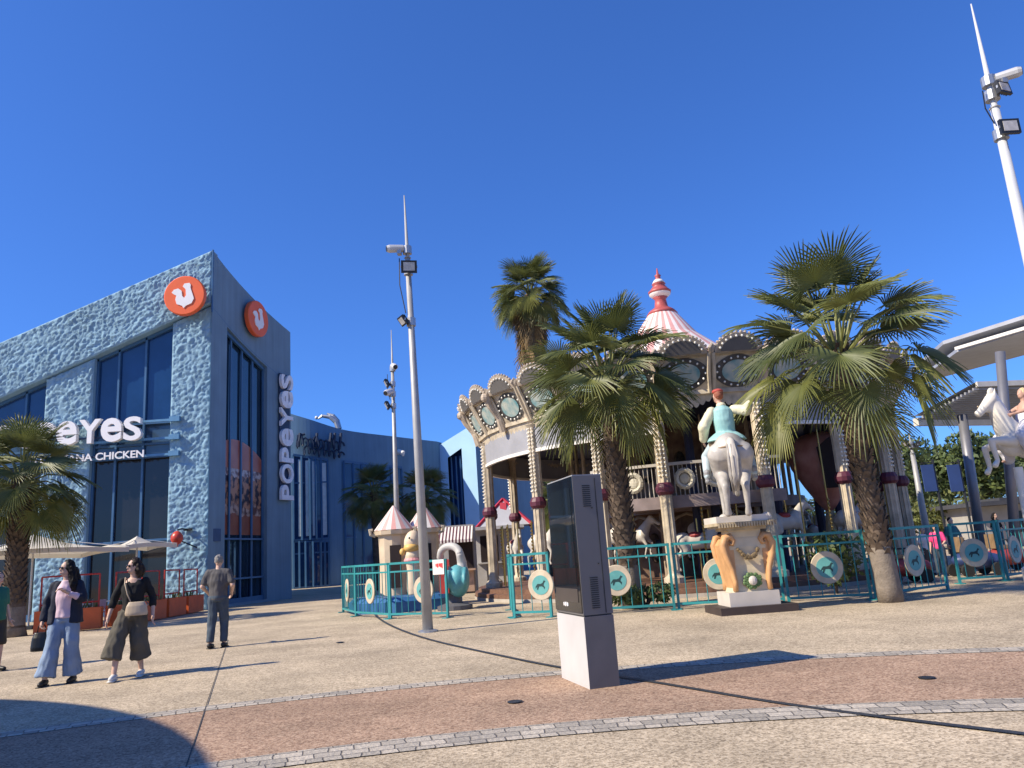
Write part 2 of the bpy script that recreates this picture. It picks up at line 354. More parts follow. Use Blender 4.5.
# right, smooth and curved wall
Cn, En = Vector((-13.55, 33.62, 0)), Vector((-12.0, 40.6, 0))
def bez(t):
    mx = (Cn+En)/2+Vector((-.965, .26, 0))*.5
    return (1-t)**2*Cn+2*t*(1-t)*mx+t*t*En
NR = Vector((.965, -.26, 0))
ztop = lambda t: 16.25-2.06*t; wtop = lambda t: 12.94-2.29*(t-.21)
mb = MB(); ts = [0, .07, .14, .205]+[.205+.051*i for i in range(1, 11)]+[.78, .85, .92, 1.0]
for a, b in zip(ts, ts[1:]):
    A, B = bez(a), bez(b); up = lambda P, z: Vector((P.x, P.y, z))
    inwin = a >= .204 and b <= .72
    mb.smooth = False
    lo = (wtop(a), wtop(b)) if inwin else (0, 0)
    mb.quad(up(A, lo[0]), up(B, lo[1]), up(B, ztop(b)), up(A, ztop(a)))
    if inwin: mb.quad(up(A, lo[0]), up(B, lo[1]), up(B-NR*.35, lo[1]), up(A-NR*.35, lo[0])); mb.quad(up(A, 0), up(B, 0), up(B-NR*0.0, .12), up(A, .12))
for t in (.205, .715):
    P = bez(t); mb.quad(up(P, 0), up(P-NR*.35, 0), up(P-NR*.35, wtop(t)), up(P, wtop(t)))
# closing end and back, parapet
EB = En+Vector((-6.5, 14, 0)); BL = Vector((XL, 52, 0)); FL = Vector((XL, 33.62, 0))
mb.quad(up(En, 0), up(EB, 0), up(EB, 14.19), up(En, 14.19)); mb.quad(up(EB, 0), up(BL, 0), up(BL, zr(XL)), up(EB, 14.19)); mb.quad(up(BL, 0), up(FL, 0), up(FL, zr(XL)), up(BL, zr(XL)))
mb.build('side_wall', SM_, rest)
mb = MB()
for a, b in zip(ts, ts[1:]):
    A, B = bez(a)+NR*.002, bez(b)+NR*.002; sz = lambda t: 13.5-2.29*t; mb.quad(up(A, sz(a)), up(B, sz(b)), up(B, sz(b)+.035), up(A, sz(a)+.035))
mb.build('wall_joint', BFR, rest, fixn=False)
mb = MB(); RF = mat('roof_felt', (.25, .25, .25), .9)
mb.quad(up(FL, zr(XL)-.3), up(Cn+Vector((-.2, .4, 0)), 15.9), up(En+Vector((-.4, 0, 0)), 13.9), up(EB, 13.9), up(BL, zr(XL)-.3)); mb.build('roof', RF, rest)
mb = MB(); mb.tube([up(Cn+Vector((.03, -.05, 0)), 13.2), up(Cn+Vector((.03, -.05, 0)), 16.25)], .05, 6); mb.build('corner_trim', BFR, rest)
# front windows
def front_window(Xa, Xb, muls):
    f = MB(); Y = 34.12
    for X in [Xa+.05, Xb-.05]+muls: f.bar((X, Y-.05, 0), (X, Y-.05, zs(X)-.05), .09, .14, (0, 1, 0))
    f.bar((Xa, Y-.05, zs(Xa)-.08), (Xb, Y-.05, zs(Xb)-.08), .14, .14)
    for z in (3.1, 6.77, 7.36, 8.31): f.bar((Xa+.1, Y-.06, z), (Xb-.1, Y-.06, z), .1, .1)
    f.bar((Xa, Y-.06, .15), (Xb, Y-.06, .15), .1, .3)
    W_ = f.build('window', BFR, rest)
    p = MB(); p.prism([(Xa, 8.31), (Xb, 8.31), (Xb, zs(Xb)-.1), (Xa, zs(Xa)-.1)], (0, Y, 0), (1, 0, 0), (0, 0, 1), -.03); p.build('upper_pane', GL, W_)
    p = MB(); p.box(((Xa+Xb)/2, Y+.015, 7.54), (Xb-Xa, .03, 1.5)); p.build('spandrel_pane', GLS, W_)
    p = MB(); p.box(((Xa+Xb)/2, Y+.015, 3.4), (Xb-Xa, .03, 6.7)); p.build('lower_pane', GL2, W_)
front_window(-18.95, -15.4, [-17.93, -16.70]); front_window(-25.2, -21.1, [-22.1, -23.5]); front_window(-36, -27.6, [-29.5, -32])
mb = MB()
for z in (8.31, 7.5, 6.77): mb.bar((-18.9, 33.62, z), (-14.95, 33.62, z), .1, .1); mb.box((-15.1, 33.6, z+.02), (.45, .2, .22))
mb.build('shelf_bar', mat('blue_bar', (.10, .25, .42), .5), rest)
# side window
f = MB(); pn = MB(); tw = [.205+.051*i for i in range(11)]
for a, b in zip(tw, tw[1:]):
    A, B = bez(a)-NR*.30, bez(b)-NR*.30; pn.quad(up(A, .1), up(B, .1), up(B, wtop(b)), up(A, wtop(a)))
for t in (.215, .305, .443, .575, .705):
    P = bez(t)-NR*.22; f.bar(up(P, .1), up(P, wtop(t)), .10, .07, NR)
A, B = bez(.205)-NR*.22, bez(.715)-NR*.22
for z in (3.0, 1.2): f.bar(up(A, z), up(B, z), .12, .08)
f.bar(up(A, .2), up(B, .2), .12, .25); f.bar(up(A, wtop(.205)-.1), up(B, wtop(.715)-.1), .12, .2)
W_ = f.build('window', BFR, rest); pn.build('pane', glass_mat('side_glass', (.012, .03, .055), .03, .9), W_)
# burger picture printed on the glass between the mullions
post = thing('window_poster', 'huge burger picture filling the side window of the blue restaurant', 'poster', up(bez(.46)-NR*.27, 0))
def poster(name, z0, z1, col, col2, sc_, dep, arc=0.0, t0=.222, t1=.70, bumpy=0.0):
    p = MB(); n = 28; vs = []
    P = lambda t, z: up(bez(t)-NR*(.285-dep), z)
    for i in range(n):
        a, b = t0+(t1-t0)*i/n, t0+(t1-t0)*(i+1)/n
        q = lambda t: z1-arc*((t-t0)/(t1-t0)*1.5-.55)**2+bumpy*noise.noise(Vector((t*22, z1, 0)))
        g = lambda t: z0+bumpy*noise.noise(Vector((t*22, z0, 0)))
        p.quad(P(a, g(a)), P(b, g(b)), P(b, q(b)), P(a, q(a)))
    p.build(name, mat('print_'+name, col, .35, 0, sc_, col2=col2, spec=.5, detail=6), post, fixn=False)
    MATS['print_'+name].node_tree.nodes['Color Ramp'].color_ramp.elements[0].position = .43 if bumpy else .3; MATS['print_'+name].node_tree.nodes['Color Ramp'].color_ramp.elements[1].position = .56 if bumpy else .7
poster('bottom_bun', 3.2, 4.4, (.17, .045, .03), (.28, .10, .055), 1.2, .0)
poster('sauce', 4.15, 5.0, (.42, .30, .24), (.10, .04, .03), 3.0, .006, bumpy=.3)
poster('chicken', 4.6, 6.3, (.025, .010, .016), (.40, .20, .11), 3.4, .012, bumpy=.4)
poster('lettuce', 5.95, 6.45, (.46, .40, .38), (.16, .08, .07), 4.0, .018, bumpy=.35)
poster('top_bun', 6.3, 7.7, (.30, .075, .045), (.42, .18, .11), .9, .024, arc=.85)
# ------------------------------------------------------------------ signs
OR = mat('orange_sign', (.80, .13, .035), .45, .05, 2); SW = mat('white_sign', (.82, .80, .79), .4, .03, 2); NAVY = mat('navy_return', (.02, .035, .08), .5)
HEN = [(-.70, .26), (-.58, .43), (-.33, .49), (-.14, .34), (-.10, .04), (.02, -.10), (.12, .06), (.09, .42), (-.08, .60), (.02, .76), (.30, .78), (.38, .66), (.36, .50), (.47, .16), (.57, -.16), (.44, -.44), (.12, -.57), (0, -.70), (-.10, -.55), (-.40, -.44), (-.48, -.16), (-.43, .07), (-.58, .16)]
def disc_sign(c, ux, nrm, label):
    ux = Vector(ux); nrm = Vector(nrm); c = Vector(c); uy = Vector((0, 0, 1)); k = .93
    t = thing('round_sign', label, 'sign', c, 'round orange signs')
    Mx = Matrix((ux, uy, nrm)).transposed()
    d = MB(); d.lathe([(k*.97, 0), (k, .03), (k, .22), (k*.96, .25)], n=48); d.v = [c+Mx@p for p in d.v]; d.build('disc', OR, t)
    e = MB(); bm_ = HEN
    e.prism([(x*.86*k, y*.86*k-.06) for x, y in bm_], c+nrm*.252, ux, uy, .03); e.build('emblem', SW, t)
    s = MB()
    for a in (-.4, .4): s.bar(c+ux*a-nrm*.25, c+ux*a+nrm*.02, .08)
    s.build('bracket', DARKM, t)
disc_sign(tuple(at(186.5, 297, 33.2)), (1, 0, 0), (0, -1, 0), 'round orange sign with white bird on the sunlit stucco wall')
P5 = bez(.518); tg = (bez(.56)-bez(.48)).normalized(); nr5 = Vector((tg.y, -tg.x, 0))
disc_sign(up(P5, 13.96)+nr5*.15, tg, nr5, 'round orange sign with white bird on the shaded curved wall')
lt, wd = logo_letters(1.07, .22)
t = thing('letter_sign', 'big white POPeyes letters with smaller LOUISIANA CHICKEN beneath, on the stucco front', 'sign', (-19, 33.3, 7))
x0 = at(143.8, 440, 33.32).x-wd; lt.v = [Vector((x0+p.x, 33.32-p.z, 7.43+p.y)) for p in lt.v]; lt.build('lettering', SW, t)
g = text_mb('LOUISIANA CHICKEN', .45, .006, .03); xs = [p.x for p in g.v]; kx = 4.8/(max(xs)-min(xs))
g.v = [Vector((at(143.8, 458, 33.4).x+(p.x-max(xs))*kx, 33.40-p.z, 6.69+p.y)) for p in g.v]; g.build('small_lettering', SW, t)
b = MB()
for z in (7.7, 8.3, 6.85): b.bar((x0, 33.5, z), (-16.55, 33.5, z), .06)
b.build('rail', NAVY, t)
lt, wd = logo_letters(1.02, .16)
Pv = bez(.905); tv = (bez(.95)-bez(.86)).normalized(); nv = Vector((tv.y, -tv.x, 0)); kk = 6.75/wd
t = thing('vertical_letter_sign', 'white POPeyes letters running up the end of the shaded curved wall', 'sign', up(Pv, 5))
lt.v = [up(Pv, 4.95)+tv*(.51-p.y)+Vector((0, 0, p.x*kk))+nv*(.22+p.z) for p in lt.v]; lt.build('lettering', mat('white_sign_side', (.80, .79, .80), .45), t)
b = MB(); b.box(up(Pv, 8.3)+nv*.09, (.85, .06, 6.7), rot=Matrix((tv, nv, Vector((0, 0, 1)))).transposed())
for z in (6, 10): b.bar(up(Pv, z), up(Pv, z)+nv*.16, .1)
b.build('back_panel', NAVY, t)
# wall lantern and small plaque
t = thing('wall_lantern', 'red lantern on a black wall bracket beside the stucco corner', 'lantern', (-14.6, 33.6, 3.1))
a = MB(); a.tube([(-14.45, 33.7, 3.42), (-14.5, 33.2, 3.45), (-14.62, 33.05, 3.4)], .035, 6); a.box((-14.42, 33.62, 3.42), (.35, .12, .1)); a.build('bracket', DARKM, t)
a = MB(); a.smooth = True; a.lathe([(.05, .28), (.13, .24), (.24, .08), (.25, -.08), (.16, -.24), (.06, -.3), (.05, -.38)], (-14.66, 33.1, 3.08), 16); a.build('lantern_body', mat('red_lacquer', (.55, .06, .035), .35), t)
a = MB(); a.tube([(-14.6, 33.15, 2.98), (-13.95, 33.5, 2.62)], .03, 6); a.build('stay', DARKM, t)
P1 = bez(.098); a = MB(); a.box(up(P1, 3.14)+NR*.02, (.6, .04, .55), rot=Matrix((Vector((.26, .965, 0)), NR, Vector((0, 0, 1)))).transposed()); pq = a.build('wall_plaque', mat('plaque_blue', (.03, .07, .16), .4), None)
tag(pq, 'small square dark blue plaque on the shaded wall beside the burger window', 'plaque')
# ------------------------------------------------------------------ curved building behind
b2 = thing('curved_building', 'dark blue curved building with tall glazing set back behind the restaurant', 'building', (-13, 62, 0))
cols = [(285, 412, 60.0), (310, 419.5, 60.3), (345, 430, 61.5), (390, 436, 64.0), (437, 441.5, 68.0)]
WP = [at(x, y, Y) for x, y, Y in cols]
def wp(u):  # u in 0..4
    i = min(3, int(u)); f_ = u-i; p = [WP[max(0, min(4, i+j))] for j in (-1, 0, 1, 2)]
    return .5*((2*p[1])+(-p[0]+p[2])*f_+(2*p[0]-5*p[1]+4*p[2]-p[3])*f_*f_+(-p[0]+3*p[1]-3*p[2]+p[3])*f_**3)
def wu(px):
    xs = [c[0] for c in cols]
    for i in range(4):
        if px <= xs[i+1]: return i+(px-xs[i])/(xs[i+1]-xs[i])
    return 4.0
mb = MB(); N_ = 32
for i in range(N_):
    A, B = wp(4*i/N_), wp(4*(i+1)/N_); mb.quad(up(A, 0), up(B, 0), B, A)
    mb.quad(A, B, B+Vector((0, .5, 0)), A+Vector((0, .5, 0)))
Z0 = wp(0); Z4 = wp(4); mb.quad(up(Z4, 0), up(Z4+Vector((4, 12, 0)), 0), Z4+Vector((4, 12, 0)), Z4); mb.quad(up(Z0, 0), up(Z0+Vector((-8, 10, 0)), 0), Z0+Vector((-8, 10, 0)), Z0)
mb.quad(up(Z4+Vector((4, 12, 0)), 0), up(Z0+Vector((-8, 10, 0)), 0), Z0+Vector((-8, 10, 0)), Z4+Vector((4, 12, 0)))
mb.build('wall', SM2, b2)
def b2win(px0, px1, pyt0, pyt1, zb, muls, lab, blinds=None, trans=()):
    f = MB(); p = MB(); bl = MB(); k = 8; top = lambda t: None
    def P(t, z=None, o=.12):
        px = px0+(px1-px0)*t; q = wp(wu(px)); q2 = at(px, pyt0+(pyt1-pyt0)*t, q.y)
        d = Vector((-.25, -.97, 0))*o; return Vector((q.x, q.y, (q2.z if z is None else z)))+d
    for i in range(k): p.quad(P(i/k, zb, .06), P((i+1)/k, zb, .06), P((i+1)/k, None, .06), P(i/k, None, .06))
    for t in [0, 1]+muls: f.bar(P(t, zb), P(t), .14, .14, (0, 1, 0))
    f.bar(P(0), P(1), .2, .2); f.bar(P(0, zb), P(1, zb), .2, .2)
    for z in trans: f.bar(P(0, z), P(1, z), .12, .12)
    W_ = f.build(lab, BFR, b2); p.build('pane', GL, W_, fixn=False)
    if blinds:
        for t, wq in blinds:
            z1 = P(t).z-.3; a, c = P(t-wq/2, zb+.3, .10), P(t+wq/2, zb+.3, .10); bl.quad(a, c, Vector((c.x, c.y, z1)), Vector((a.x, a.y, z1)))
        bl.build('blind', mat('pale_blind', (.55, .60, .60), .6), W_, fixn=False)
b2win(296, 329, 455, 460, 3.6, [.22, .42, .62, .8], 'window', [(.16, .07), (.36, .1), (.56, .12), (.86, .18)], (8.0,))
b2win(296, 329, 541, 541, .05, [.15, .3, .5, .75, .88], 'door', None, (2.6,))
b2win(344, 400, 462, 468, .1, [.17, .33, .5, .67, .83], 'window', None, (7.2, 3.6))
# dark script lettering, too faint to read, and the roof ornament
t = thing('script_sign', 'dark curly script lettering, barely legible, along the top of the curved building', 'sign', up(wp(wu(320)), 8))
s = MB(); rnd = random.Random(4)
def squig(pxa, pxb, pya, pyb, n, amp, r):
    pts = []
    for i in range(n*8+1):
        u = i/(n*8); px = pxa+(pxb-pxa)*u; q = wp(wu(max(286, px))); c = at(px+1.6*math.cos(i*math.pi/4), pya+(pyb-pya)*u+amp*math.sin(i*math.pi/4)*(1.0 if (i//8) % 3 else 1.7), q.y-.25); pts.append(c)
    s.tube(pts, r, 5)
squig(296, 343, 441, 446, 9, 4.0, .085); squig(303, 343, 450, 455, 8, 2.8, .075)
for px in (300, 317, 331, 335, 341): q = wp(wu(px)); s.tube([at(px, 433, q.y-.25), at(px-1.5, 447, q.y-.25)], .11, 5)
s.tube([at(297, 436, 59.9), at(305, 434, 60.0)], .1, 5)
s.build('lettering', mat('script_dark', (.010, .026, .065), .5), t)
t = thing('roof_ornament', 'curved grey metal arms with a white ball on the curved building roof', 'ornament', at(338, 428, 62))
s = MB(); s.tube([at(338.5, 429, 61.8), at(336, 422, 61.8), at(330, 417, 61.8), at(322, 416, 61.8), at(318, 419, 61.8)], [.22, .2, .17, .13, .06], 8); s.tube([at(339, 429, 62.2), at(337, 421, 62.2), at(333, 416, 62.2), at(327, 413.5, 62.2)], [.24, .22, .18, .06], 8); s.build('arm', STEEL, t)
s = MB(); s.smooth = True; s.ball(at(316.5, 417.7, 61.8), .14, 10, 8); s.build('ball', WHITE, t)
t = thing('wall_lamp', 'small white curved lamp on the curved building above the palms', 'lamp', at(401, 453, 64.5))
s = MB(); s.tube([at(396, 455, 65.2), at(399, 451.5, 64.2), at(403, 453, 64.1), at(403, 456, 64.1)], [.1, .2, .22, .1], 8); s.build('shade', WHITE, t)
# sunlit wall paler, flank darker: sun and shade put into the two blues
b3 = thing('pale_blue_building', 'pale blue sunlit wall with a rising top edge left of the carousel', 'building', (-6, 70, 0))
A = at(437, 446.5, 68.6); B = Vector((A.x+3.55, A.y-1.75, 0)); B.z = at(472.5, 423.5, B.y).z; Cc = Vector((B.x+5.5, B.y+6, B.z+.6)); Dd = Vector((A.x, A.y+8, A.z))
mb = MB(); dv = (B-A); 
def w3(u, z): return Vector((A.x+dv.x*u, A.y+dv.y*u, z))
mb.quad(w3(0, 0), w3(.27, 0), w3(.27, A.z+dv.z*.27), w3(0, A.z)); mb.quad(w3(.64, 0), w3(1, 0), B, w3(.64, A.z+dv.z*.64)); mb.quad(w3(.27, 10.2), w3(.64, 10.9), w3(.64, A.z+dv.z*.64), w3(.27, A.z+dv.z*.27))
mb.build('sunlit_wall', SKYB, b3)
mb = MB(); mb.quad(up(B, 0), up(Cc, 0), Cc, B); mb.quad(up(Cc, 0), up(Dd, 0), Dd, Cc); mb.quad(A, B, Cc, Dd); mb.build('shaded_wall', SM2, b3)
mb = MB(); off3 = Vector((.3, .6, 0)); mb.quad(w3(.2, 0)+off3, w3(.66, 0)+off3, w3(.66, 11.2)+off3, w3(.2, 10.4)+off3); W_ = mb.build('window', GL, b3)
f = MB()
for u in (.29, .41, .52, .62): f.bar(w3(u, 0)+off3*.7, w3(u, 10.3)+off3*.7, .12)
f.build('frame', BFR, W_)
def zat(X, Y, y):
    lo, hi = -5.0, 80.0
    for _ in range(50):
        mdl = (lo+hi)/2; v = Vector((X, Y, mdl-EYE)); py = 384-F*v.dot(UP)/v.dot(FW)
        if py > y: lo = mdl
        else: hi = mdl
    return mdl
# ------------------------------------------------------------------ horse shapes (faces +Y, hooves at z 0)
def leg_(mb, pts, rs, n=16):
    for a, b, r0, r1 in zip(pts, pts[1:], rs, rs[1:]): mb.cap(a, b, r0, r1, n)
def horse_mb(fore=((0, 0), (0, 0)), hind=(0, 0), neck_up=0.0, tuck=0.0):
    mb = MB()
    mb.ball((0, 0, 1.12), (.27, .66, .31), 28, 18); mb.ball((0, .46, 1.14), (.25, .32, .35), 28, 18); mb.ball((0, -.5, 1.17), (.29, .36, .33), 28, 18)
    mb.tube([(0, .45, 1.2), (0, .66, 1.42), (0, .86, 1.68+neck_up), (0, .98, 1.86+neck_up)], [(.24, .3), (.17, .25), (.12, .18), (.1, .13)], 12)
    h0 = Vector((0, .98, 1.84+neck_up)); h1 = Vector((0, 1.36-tuck, 1.55+neck_up-tuck*.7))
    mb.cap(h0, h1, .125, .072); mb.ball(h0.lerp(h1, .3)+Vector((0, -.03, -.06)), (.09, .16, .13), 10, 8); mb.ball(h1+Vector((0, .01, .01)), (.075, .08, .07), 10, 8)
    for s in (-1, 1): mb.cap(h0+Vector((s*.06, -.03, .08)), h0+Vector((s*.085, -.01, .22)), .04, .012, 8)
    for s, (lift, bend) in zip((-1, 1), fore):
        sh = Vector((s*.15, .52, 1.08)); kn = sh+Vector((0, .06+lift*.5, -.6+lift*.52)); ft = kn+Vector((0, .0-bend*.12, -.36+bend*.08)); 
        if lift > .2: ft = kn+Vector((0, .02-.16*bend, -.38))
        hf = ft+Vector((0, .05, -.1))
        leg_(mb, [sh, sh.lerp(kn, .45), kn, ft, hf], [.16, .1, .064, .045, .062])
    for s, lift in zip((-1, 1), hind):
        hp = Vector((s*.17, -.58, 1.1)); st = Vector((s*.19, -.4, .8)); hk = Vector((s*.17, -.76-lift*.2, .52)); ft = Vector((s*.17, -.7-lift*.3, .15+lift*.05)); hf = ft+Vector((0, .06, -.11))
        leg_(mb, [hp, st, hk, ft, hf], [.24, .15, .07, .048, .066])
    return mb
def tail_mb():
    t = MB(); t.smooth = True; t.tube([(0, -.8, 1.36), (0, -.95, 1.28), (.01, -1.02, 1.02), (0, -1.0, .7), (.01, -.95, .42)], [.04, .075, .095, .08, .02], 10); return t
def mane_mb(nu=0.0):
    t = MB()
    for i in range(9):
        u = i/8; c = Vector((0, .5+.48*u, 1.5+.48*u+nu*u)); t.ball(c, (.045, .1, .12), 8, 6); t.ball(c+Vector((.09, -.03, -.08)), (.05, .08, .13), 8, 6)
    return t
# ------------------------------------------------------------------ carousel
CX, CY = 5.95, 28.4
CREAM = mat('carousel_cream', (.52, .44, .32), .55, .25, 4, dirt=.45); GOLD = mat('dull_gold', (.40, .29, .13), .45, .2, 5)
TEALP = mat('painted_teal', (.09, .27, .30), .5, .3, 3.2, col2=(.50, .50, .42), detail=7); BULB = mat('glass_bulb', (.85, .82, .72), .2, .05, 3)
GREY = mat('grey_awning', (.30, .30, .32), .8, .1, 1.5, bump=.15, bscale=12); NAVYS = mat('navy_soffit', (.018, .022, .055), .6)
BURG = mat('burgundy', (.10, .022, .04), .5); DECK = mat('deck_board', (.16, .085, .055), .6, .25, 6)
PINKS = mat('pink_roof', (.66, .34, .30), .6, .12, 1.5); WROOF = mat('white_roof', (.74, .68, .62), .6, .08, 1.5)
car = thing('double_deck_carousel', 'large double deck carousel with bulb studded cream fascia and pink striped roof', 'carousel', (CX, CY, 0), world=False)
mb = MB(); car.scale = (.965, .965, 1)
mb.lathe([(8.05, 0), (8.05, .22), (7.9, .24), (7.9, .36), (.1, .36)], n=72); mb.build('platform', DECK, car)
mb = MB(); mb.lathe([(8.07, .0), (8.08, .1)], n=72, cap=False); mb.build('platform_rim', mat('stone_rim', (.42, .38, .33), .8), car)
# upper deck sector
def sector(mb, r0, r1, z0, z1, a0, a1, n):
    for i in range(n):
        a, b = R_(a0+(a1-a0)*i/n), R_(a0+(a1-a0)*(i+1)/n)
        P = lambda r, q, z: (r*math.cos(q), r*math.sin(q), z)
        for (ra, za, rb, zb) in ((r0, z0, r1, z0), (r1, z0, r1, z1), (r1, z1, r0, z1), (r0, z1, r0, z0)): mb.quad(P(ra, a, za), P(rb, a, zb), P(rb, b, zb), P(ra, b, za))
mb = MB(); sector(mb, 1.6, 4.2, 2.42, 2.6, 0, 360, 48); sector(mb, 4.2, 7.1, 2.42, 2.6, 236, 282, 20); mb.build('upper_deck', mat('deck_lilac', (.30, .25, .25), .6), car)
DTR = mat('deck_trim_dull', (.23, .18, .17), .6, .2, 3)
mb = MB(); sector(mb, 7.1, 7.2, 2.36, 2.7, 236, 282, 20); mb.build('deck_trim', DTR, car)
mb = MB(); sector(mb, 4.2, 4.3, 2.36, 2.7, 0, 360, 48); mb.build('inner_trim', DTR, car)
mb = MB()
for i in range(44):
    a = R_(237+44.5*i/43); p = Vector((7.05*math.cos(a), 7.05*math.sin(a), 0)); mb.tube([p+Vector((0, 0, z)) for z in (2.68, 2.95, 3.2, 3.58)], [.012, .022, .012, .012], 5, False)
sector(mb, 6.99, 7.11, 3.56, 3.64, 236, 282, 20); sector(mb, 6.99, 7.11, 2.66, 2.70, 236, 282, 20); mb.build('balustrade', mat('balustrade_cream', (.46, .42, .36), .5), car)
mb = MB()
for k in range(12): a = 2*math.pi*k/12; mb.tube([(7.15, .24*math.cos(a), 3.15+.24*math.sin(a)), (7.15, .24*math.cos(a+.55), 3.15+.24*math.sin(a+.55))], .075, 6)
mb.ball((7.13, 0, 3.15), (.05, .16, .16), 10, 6)
wr = mb.build('wreath', mat('wreath_cream', (.50, .46, .36), .6), car)
wreaths = [wr]
for a in (240, 247, 259, 266, 272): c = wr.copy() if a != 240 else wr; (COL.objects.link(c) if c is not wr else None); c.rotation_euler.z = R_(a)
# columns
c0 = MB(); c0.lathe([(.30, .36), (.30, .5), (.2, .56), (.165, .62), (.15, 2.7), (.15, 3.1), (.155, 5.2), (.24, 5.3)], n=12)
for k in range(8):
    a = 2*math.pi*k/8; c0.tube([(.15*math.cos(a), .15*math.sin(a), .7), (.15*math.cos(a), .15*math.sin(a), 5.2)], .028, 5)
c0.xform(Matrix.Translation((7.42, 0, 0))); col = c0.build('column', CREAM, car)
c1 = MB(); c1.lathe([(.19, 2.72), (.26, 2.8), (.27, 2.92), (.22, 3.02), (.19, 3.06)], (7.42, 0, 0), 12); cc = c1.build('collar', BURG, col)
c2 = MB()
for i in range(17):
    z = 3.25+i*.12
    for a in (-.55, .55, 0): c2.ball((7.42+.19*math.cos(a), .19*math.sin(a), z), .029, 6, 4)
cb = c2.build('bulb_string', BULB, col)
angs = [172, 191, 221, 239.6, 254.4, 276.4, 297, 317, 337, 357, 20, 45, 70, 95, 120, 150]
for i, a in enumerate(angs):
    o = col if i == 0 else copy_tree(col, car); o.rotation_euler.z = R_(a)
# grey rolled awning and hem, open bay between two front columns
mb = MB(); hm = MB()
for a0, a1 in ((278, 614.4),):
    n = 130
    for i in range(n):
        a, b = R_(a0+(a1-a0)*i/n), R_(a0+(a1-a0)*(i+1)/n); r = 7.45; mb.quad((r*math.cos(a), r*math.sin(a), 4.52), (r*math.cos(b), r*math.sin(b), 4.52), (7.5*math.cos(b), 7.5*math.sin(b), 5.5), (7.5*math.cos(a), 7.5*math.sin(a), 5.5))
    sector(hm, 7.39, 7.5, 4.44, 4.54, a0, a1, 130)
mb.build('awning', GREY, car); hm.build('awning_hem', WHITE, car)
mb = MB(); sector(mb, .2, 7.45, 5.38, 5.5, 0, 360, 64); mb.build('soffit', NAVYS, car)
# fascia panels with paintings, bulbs, crests
NP = 32; hw = math.pi/NP
RT_, RB_ = 8.0, 7.52; ZT, ZB = 6.5, 5.45
def fp(u, v):   # u -1..1 across, v 0..1 up
    r = RB_+(RT_-RB_)*v; return Vector((r, u*r*math.tan(hw)*.995, ZB+(ZT-ZB)*v))
nrm = Vector((ZT-ZB, 0, -(RT_-RB_))).normalized()
mb = MB(); mb.quad(fp(-1, 0), fp(1, 0), fp(1, 1), fp(-1, 1)); mb.quad(*[p-nrm*.08 for p in (fp(-1, 0), fp(-1, 1), fp(1, 1), fp(1, 0))])
for v in (.03, .97): mb.bar(fp(-1, v), fp(1, v), .1, .12)
for u in (-.94, .94): mb.tube([fp(u, 0)+nrm*.03, fp(u*.97, .5)+nrm*.07, fp(u, 1)+nrm*.1], .06, 6)
pan = mb.build('fascia_panel', CREAM, car)
mb = MB(); pts = [fp(.84*math.cos(2*math.pi*k/24)*(1+.1*math.cos(4*math.pi*k/24)), .5+.42*math.sin(2*math.pi*k/24))+nrm*.02 for k in range(24)]; mb.quad(*pts); mb.build('dark_surround', mat('fascia_dark', (.075, .07, .065), .6, .3, 4), pan, fixn=False)
mb = MB(); pts = [fp(.60*math.cos(2*math.pi*k/20), .5+.28*math.sin(2*math.pi*k/20))+nrm*.04 for k in range(20)]; mb.quad(*pts); mb.build('painting', TEALP, pan, fixn=False)
mb = MB()
for k in range(16): mb.ball(fp(.72*math.cos(2*math.pi*k/16)*(1+.1*math.cos(4*math.pi*k/16)), .5+.35*math.sin(2*math.pi*k/16))+nrm*.05, .034, 6, 4)
mb.build('bulb_string', BULB, pan)
mb = MB(); cw = .70   # half-round crest
arc = [(cw*math.cos(math.pi*k/16), (.53+.03*(k % 2))*math.sin(math.pi*k/16)) for k in range(17)]
mb.prism(arc, (RT_+.02, 0, ZT-.02), (0, 1, 0), (0, 0, 1), .1)
for k in range(1, 17): mb.ball((RT_+.07, .71*math.cos(math.pi*k/17), ZT+.54*math.sin(math.pi*k/17)), .045, 6, 4)
mb.tube([(RT_+.1, -.82, ZT+.02), (RT_+.16, -.86, ZT+.16), (RT_+.1, -.78, ZT+.24), (RT_+.08, -.72, ZT+.14)], .05, 6); mb.ball((RT_+.08, .82, ZT+.1), (.08, .09, .14), 8, 6)
tiltm = Matrix.Translation((RT_, 0, ZT))@Matrix.Rotation(R_(25), 4, 'Y')@Matrix.Translation((-RT_, 0, -ZT))
mb.xform(tiltm); cre = mb.build('crest', mat('crest_cream', (.42, .35, .27), .55, .25, 5, dirt=.5), car)
mb = MB(); sh = [fp(0, 0)]; mb.prism([(.52*math.cos(math.pi*k/12), .40*math.sin(math.pi*k/12)) for k in range(13)], (RT_+.125, 0, ZT+.02), (0, 1, 0), (0, 0, 1), .02); mb.xform(tiltm); mb.build('shell', mat('crest_dark', (.13, .12, .11), .6), cre)
mb = MB()
for k in range(1, 11): mb.ball((RT_+.15, .57*math.cos(math.pi*k/11), ZT+.44*math.sin(math.pi*k/11)), .036, 6, 4)
mb.xform(tiltm); mb.build('bulb_string', BULB, cre)
mb = MB()  # scalloped valance
for k in range(8):
    u0, u1 = -1+k/4, -1+(k+1)/4
    for q in range(6):
        a, b = u0+(u1-u0)*q/6, u0+(u1-u0)*(q+1)/6; d = lambda u: -.16*math.sin(math.pi*((u-u0)/(u1-u0))) if True else 0
        big = lambda u: -.22*math.cos(u*math.pi/2)
        P = lambda u, z, r: Vector((r, u*r*math.tan(hw), z))
        mb.quad(P(a, ZB, RB_), P(b, ZB, RB_), P(b, ZB-.12+d(b)*.5+big(b), RB_-.06), P(a, ZB-.12+d(a)*.5+big(a), RB_-.06))
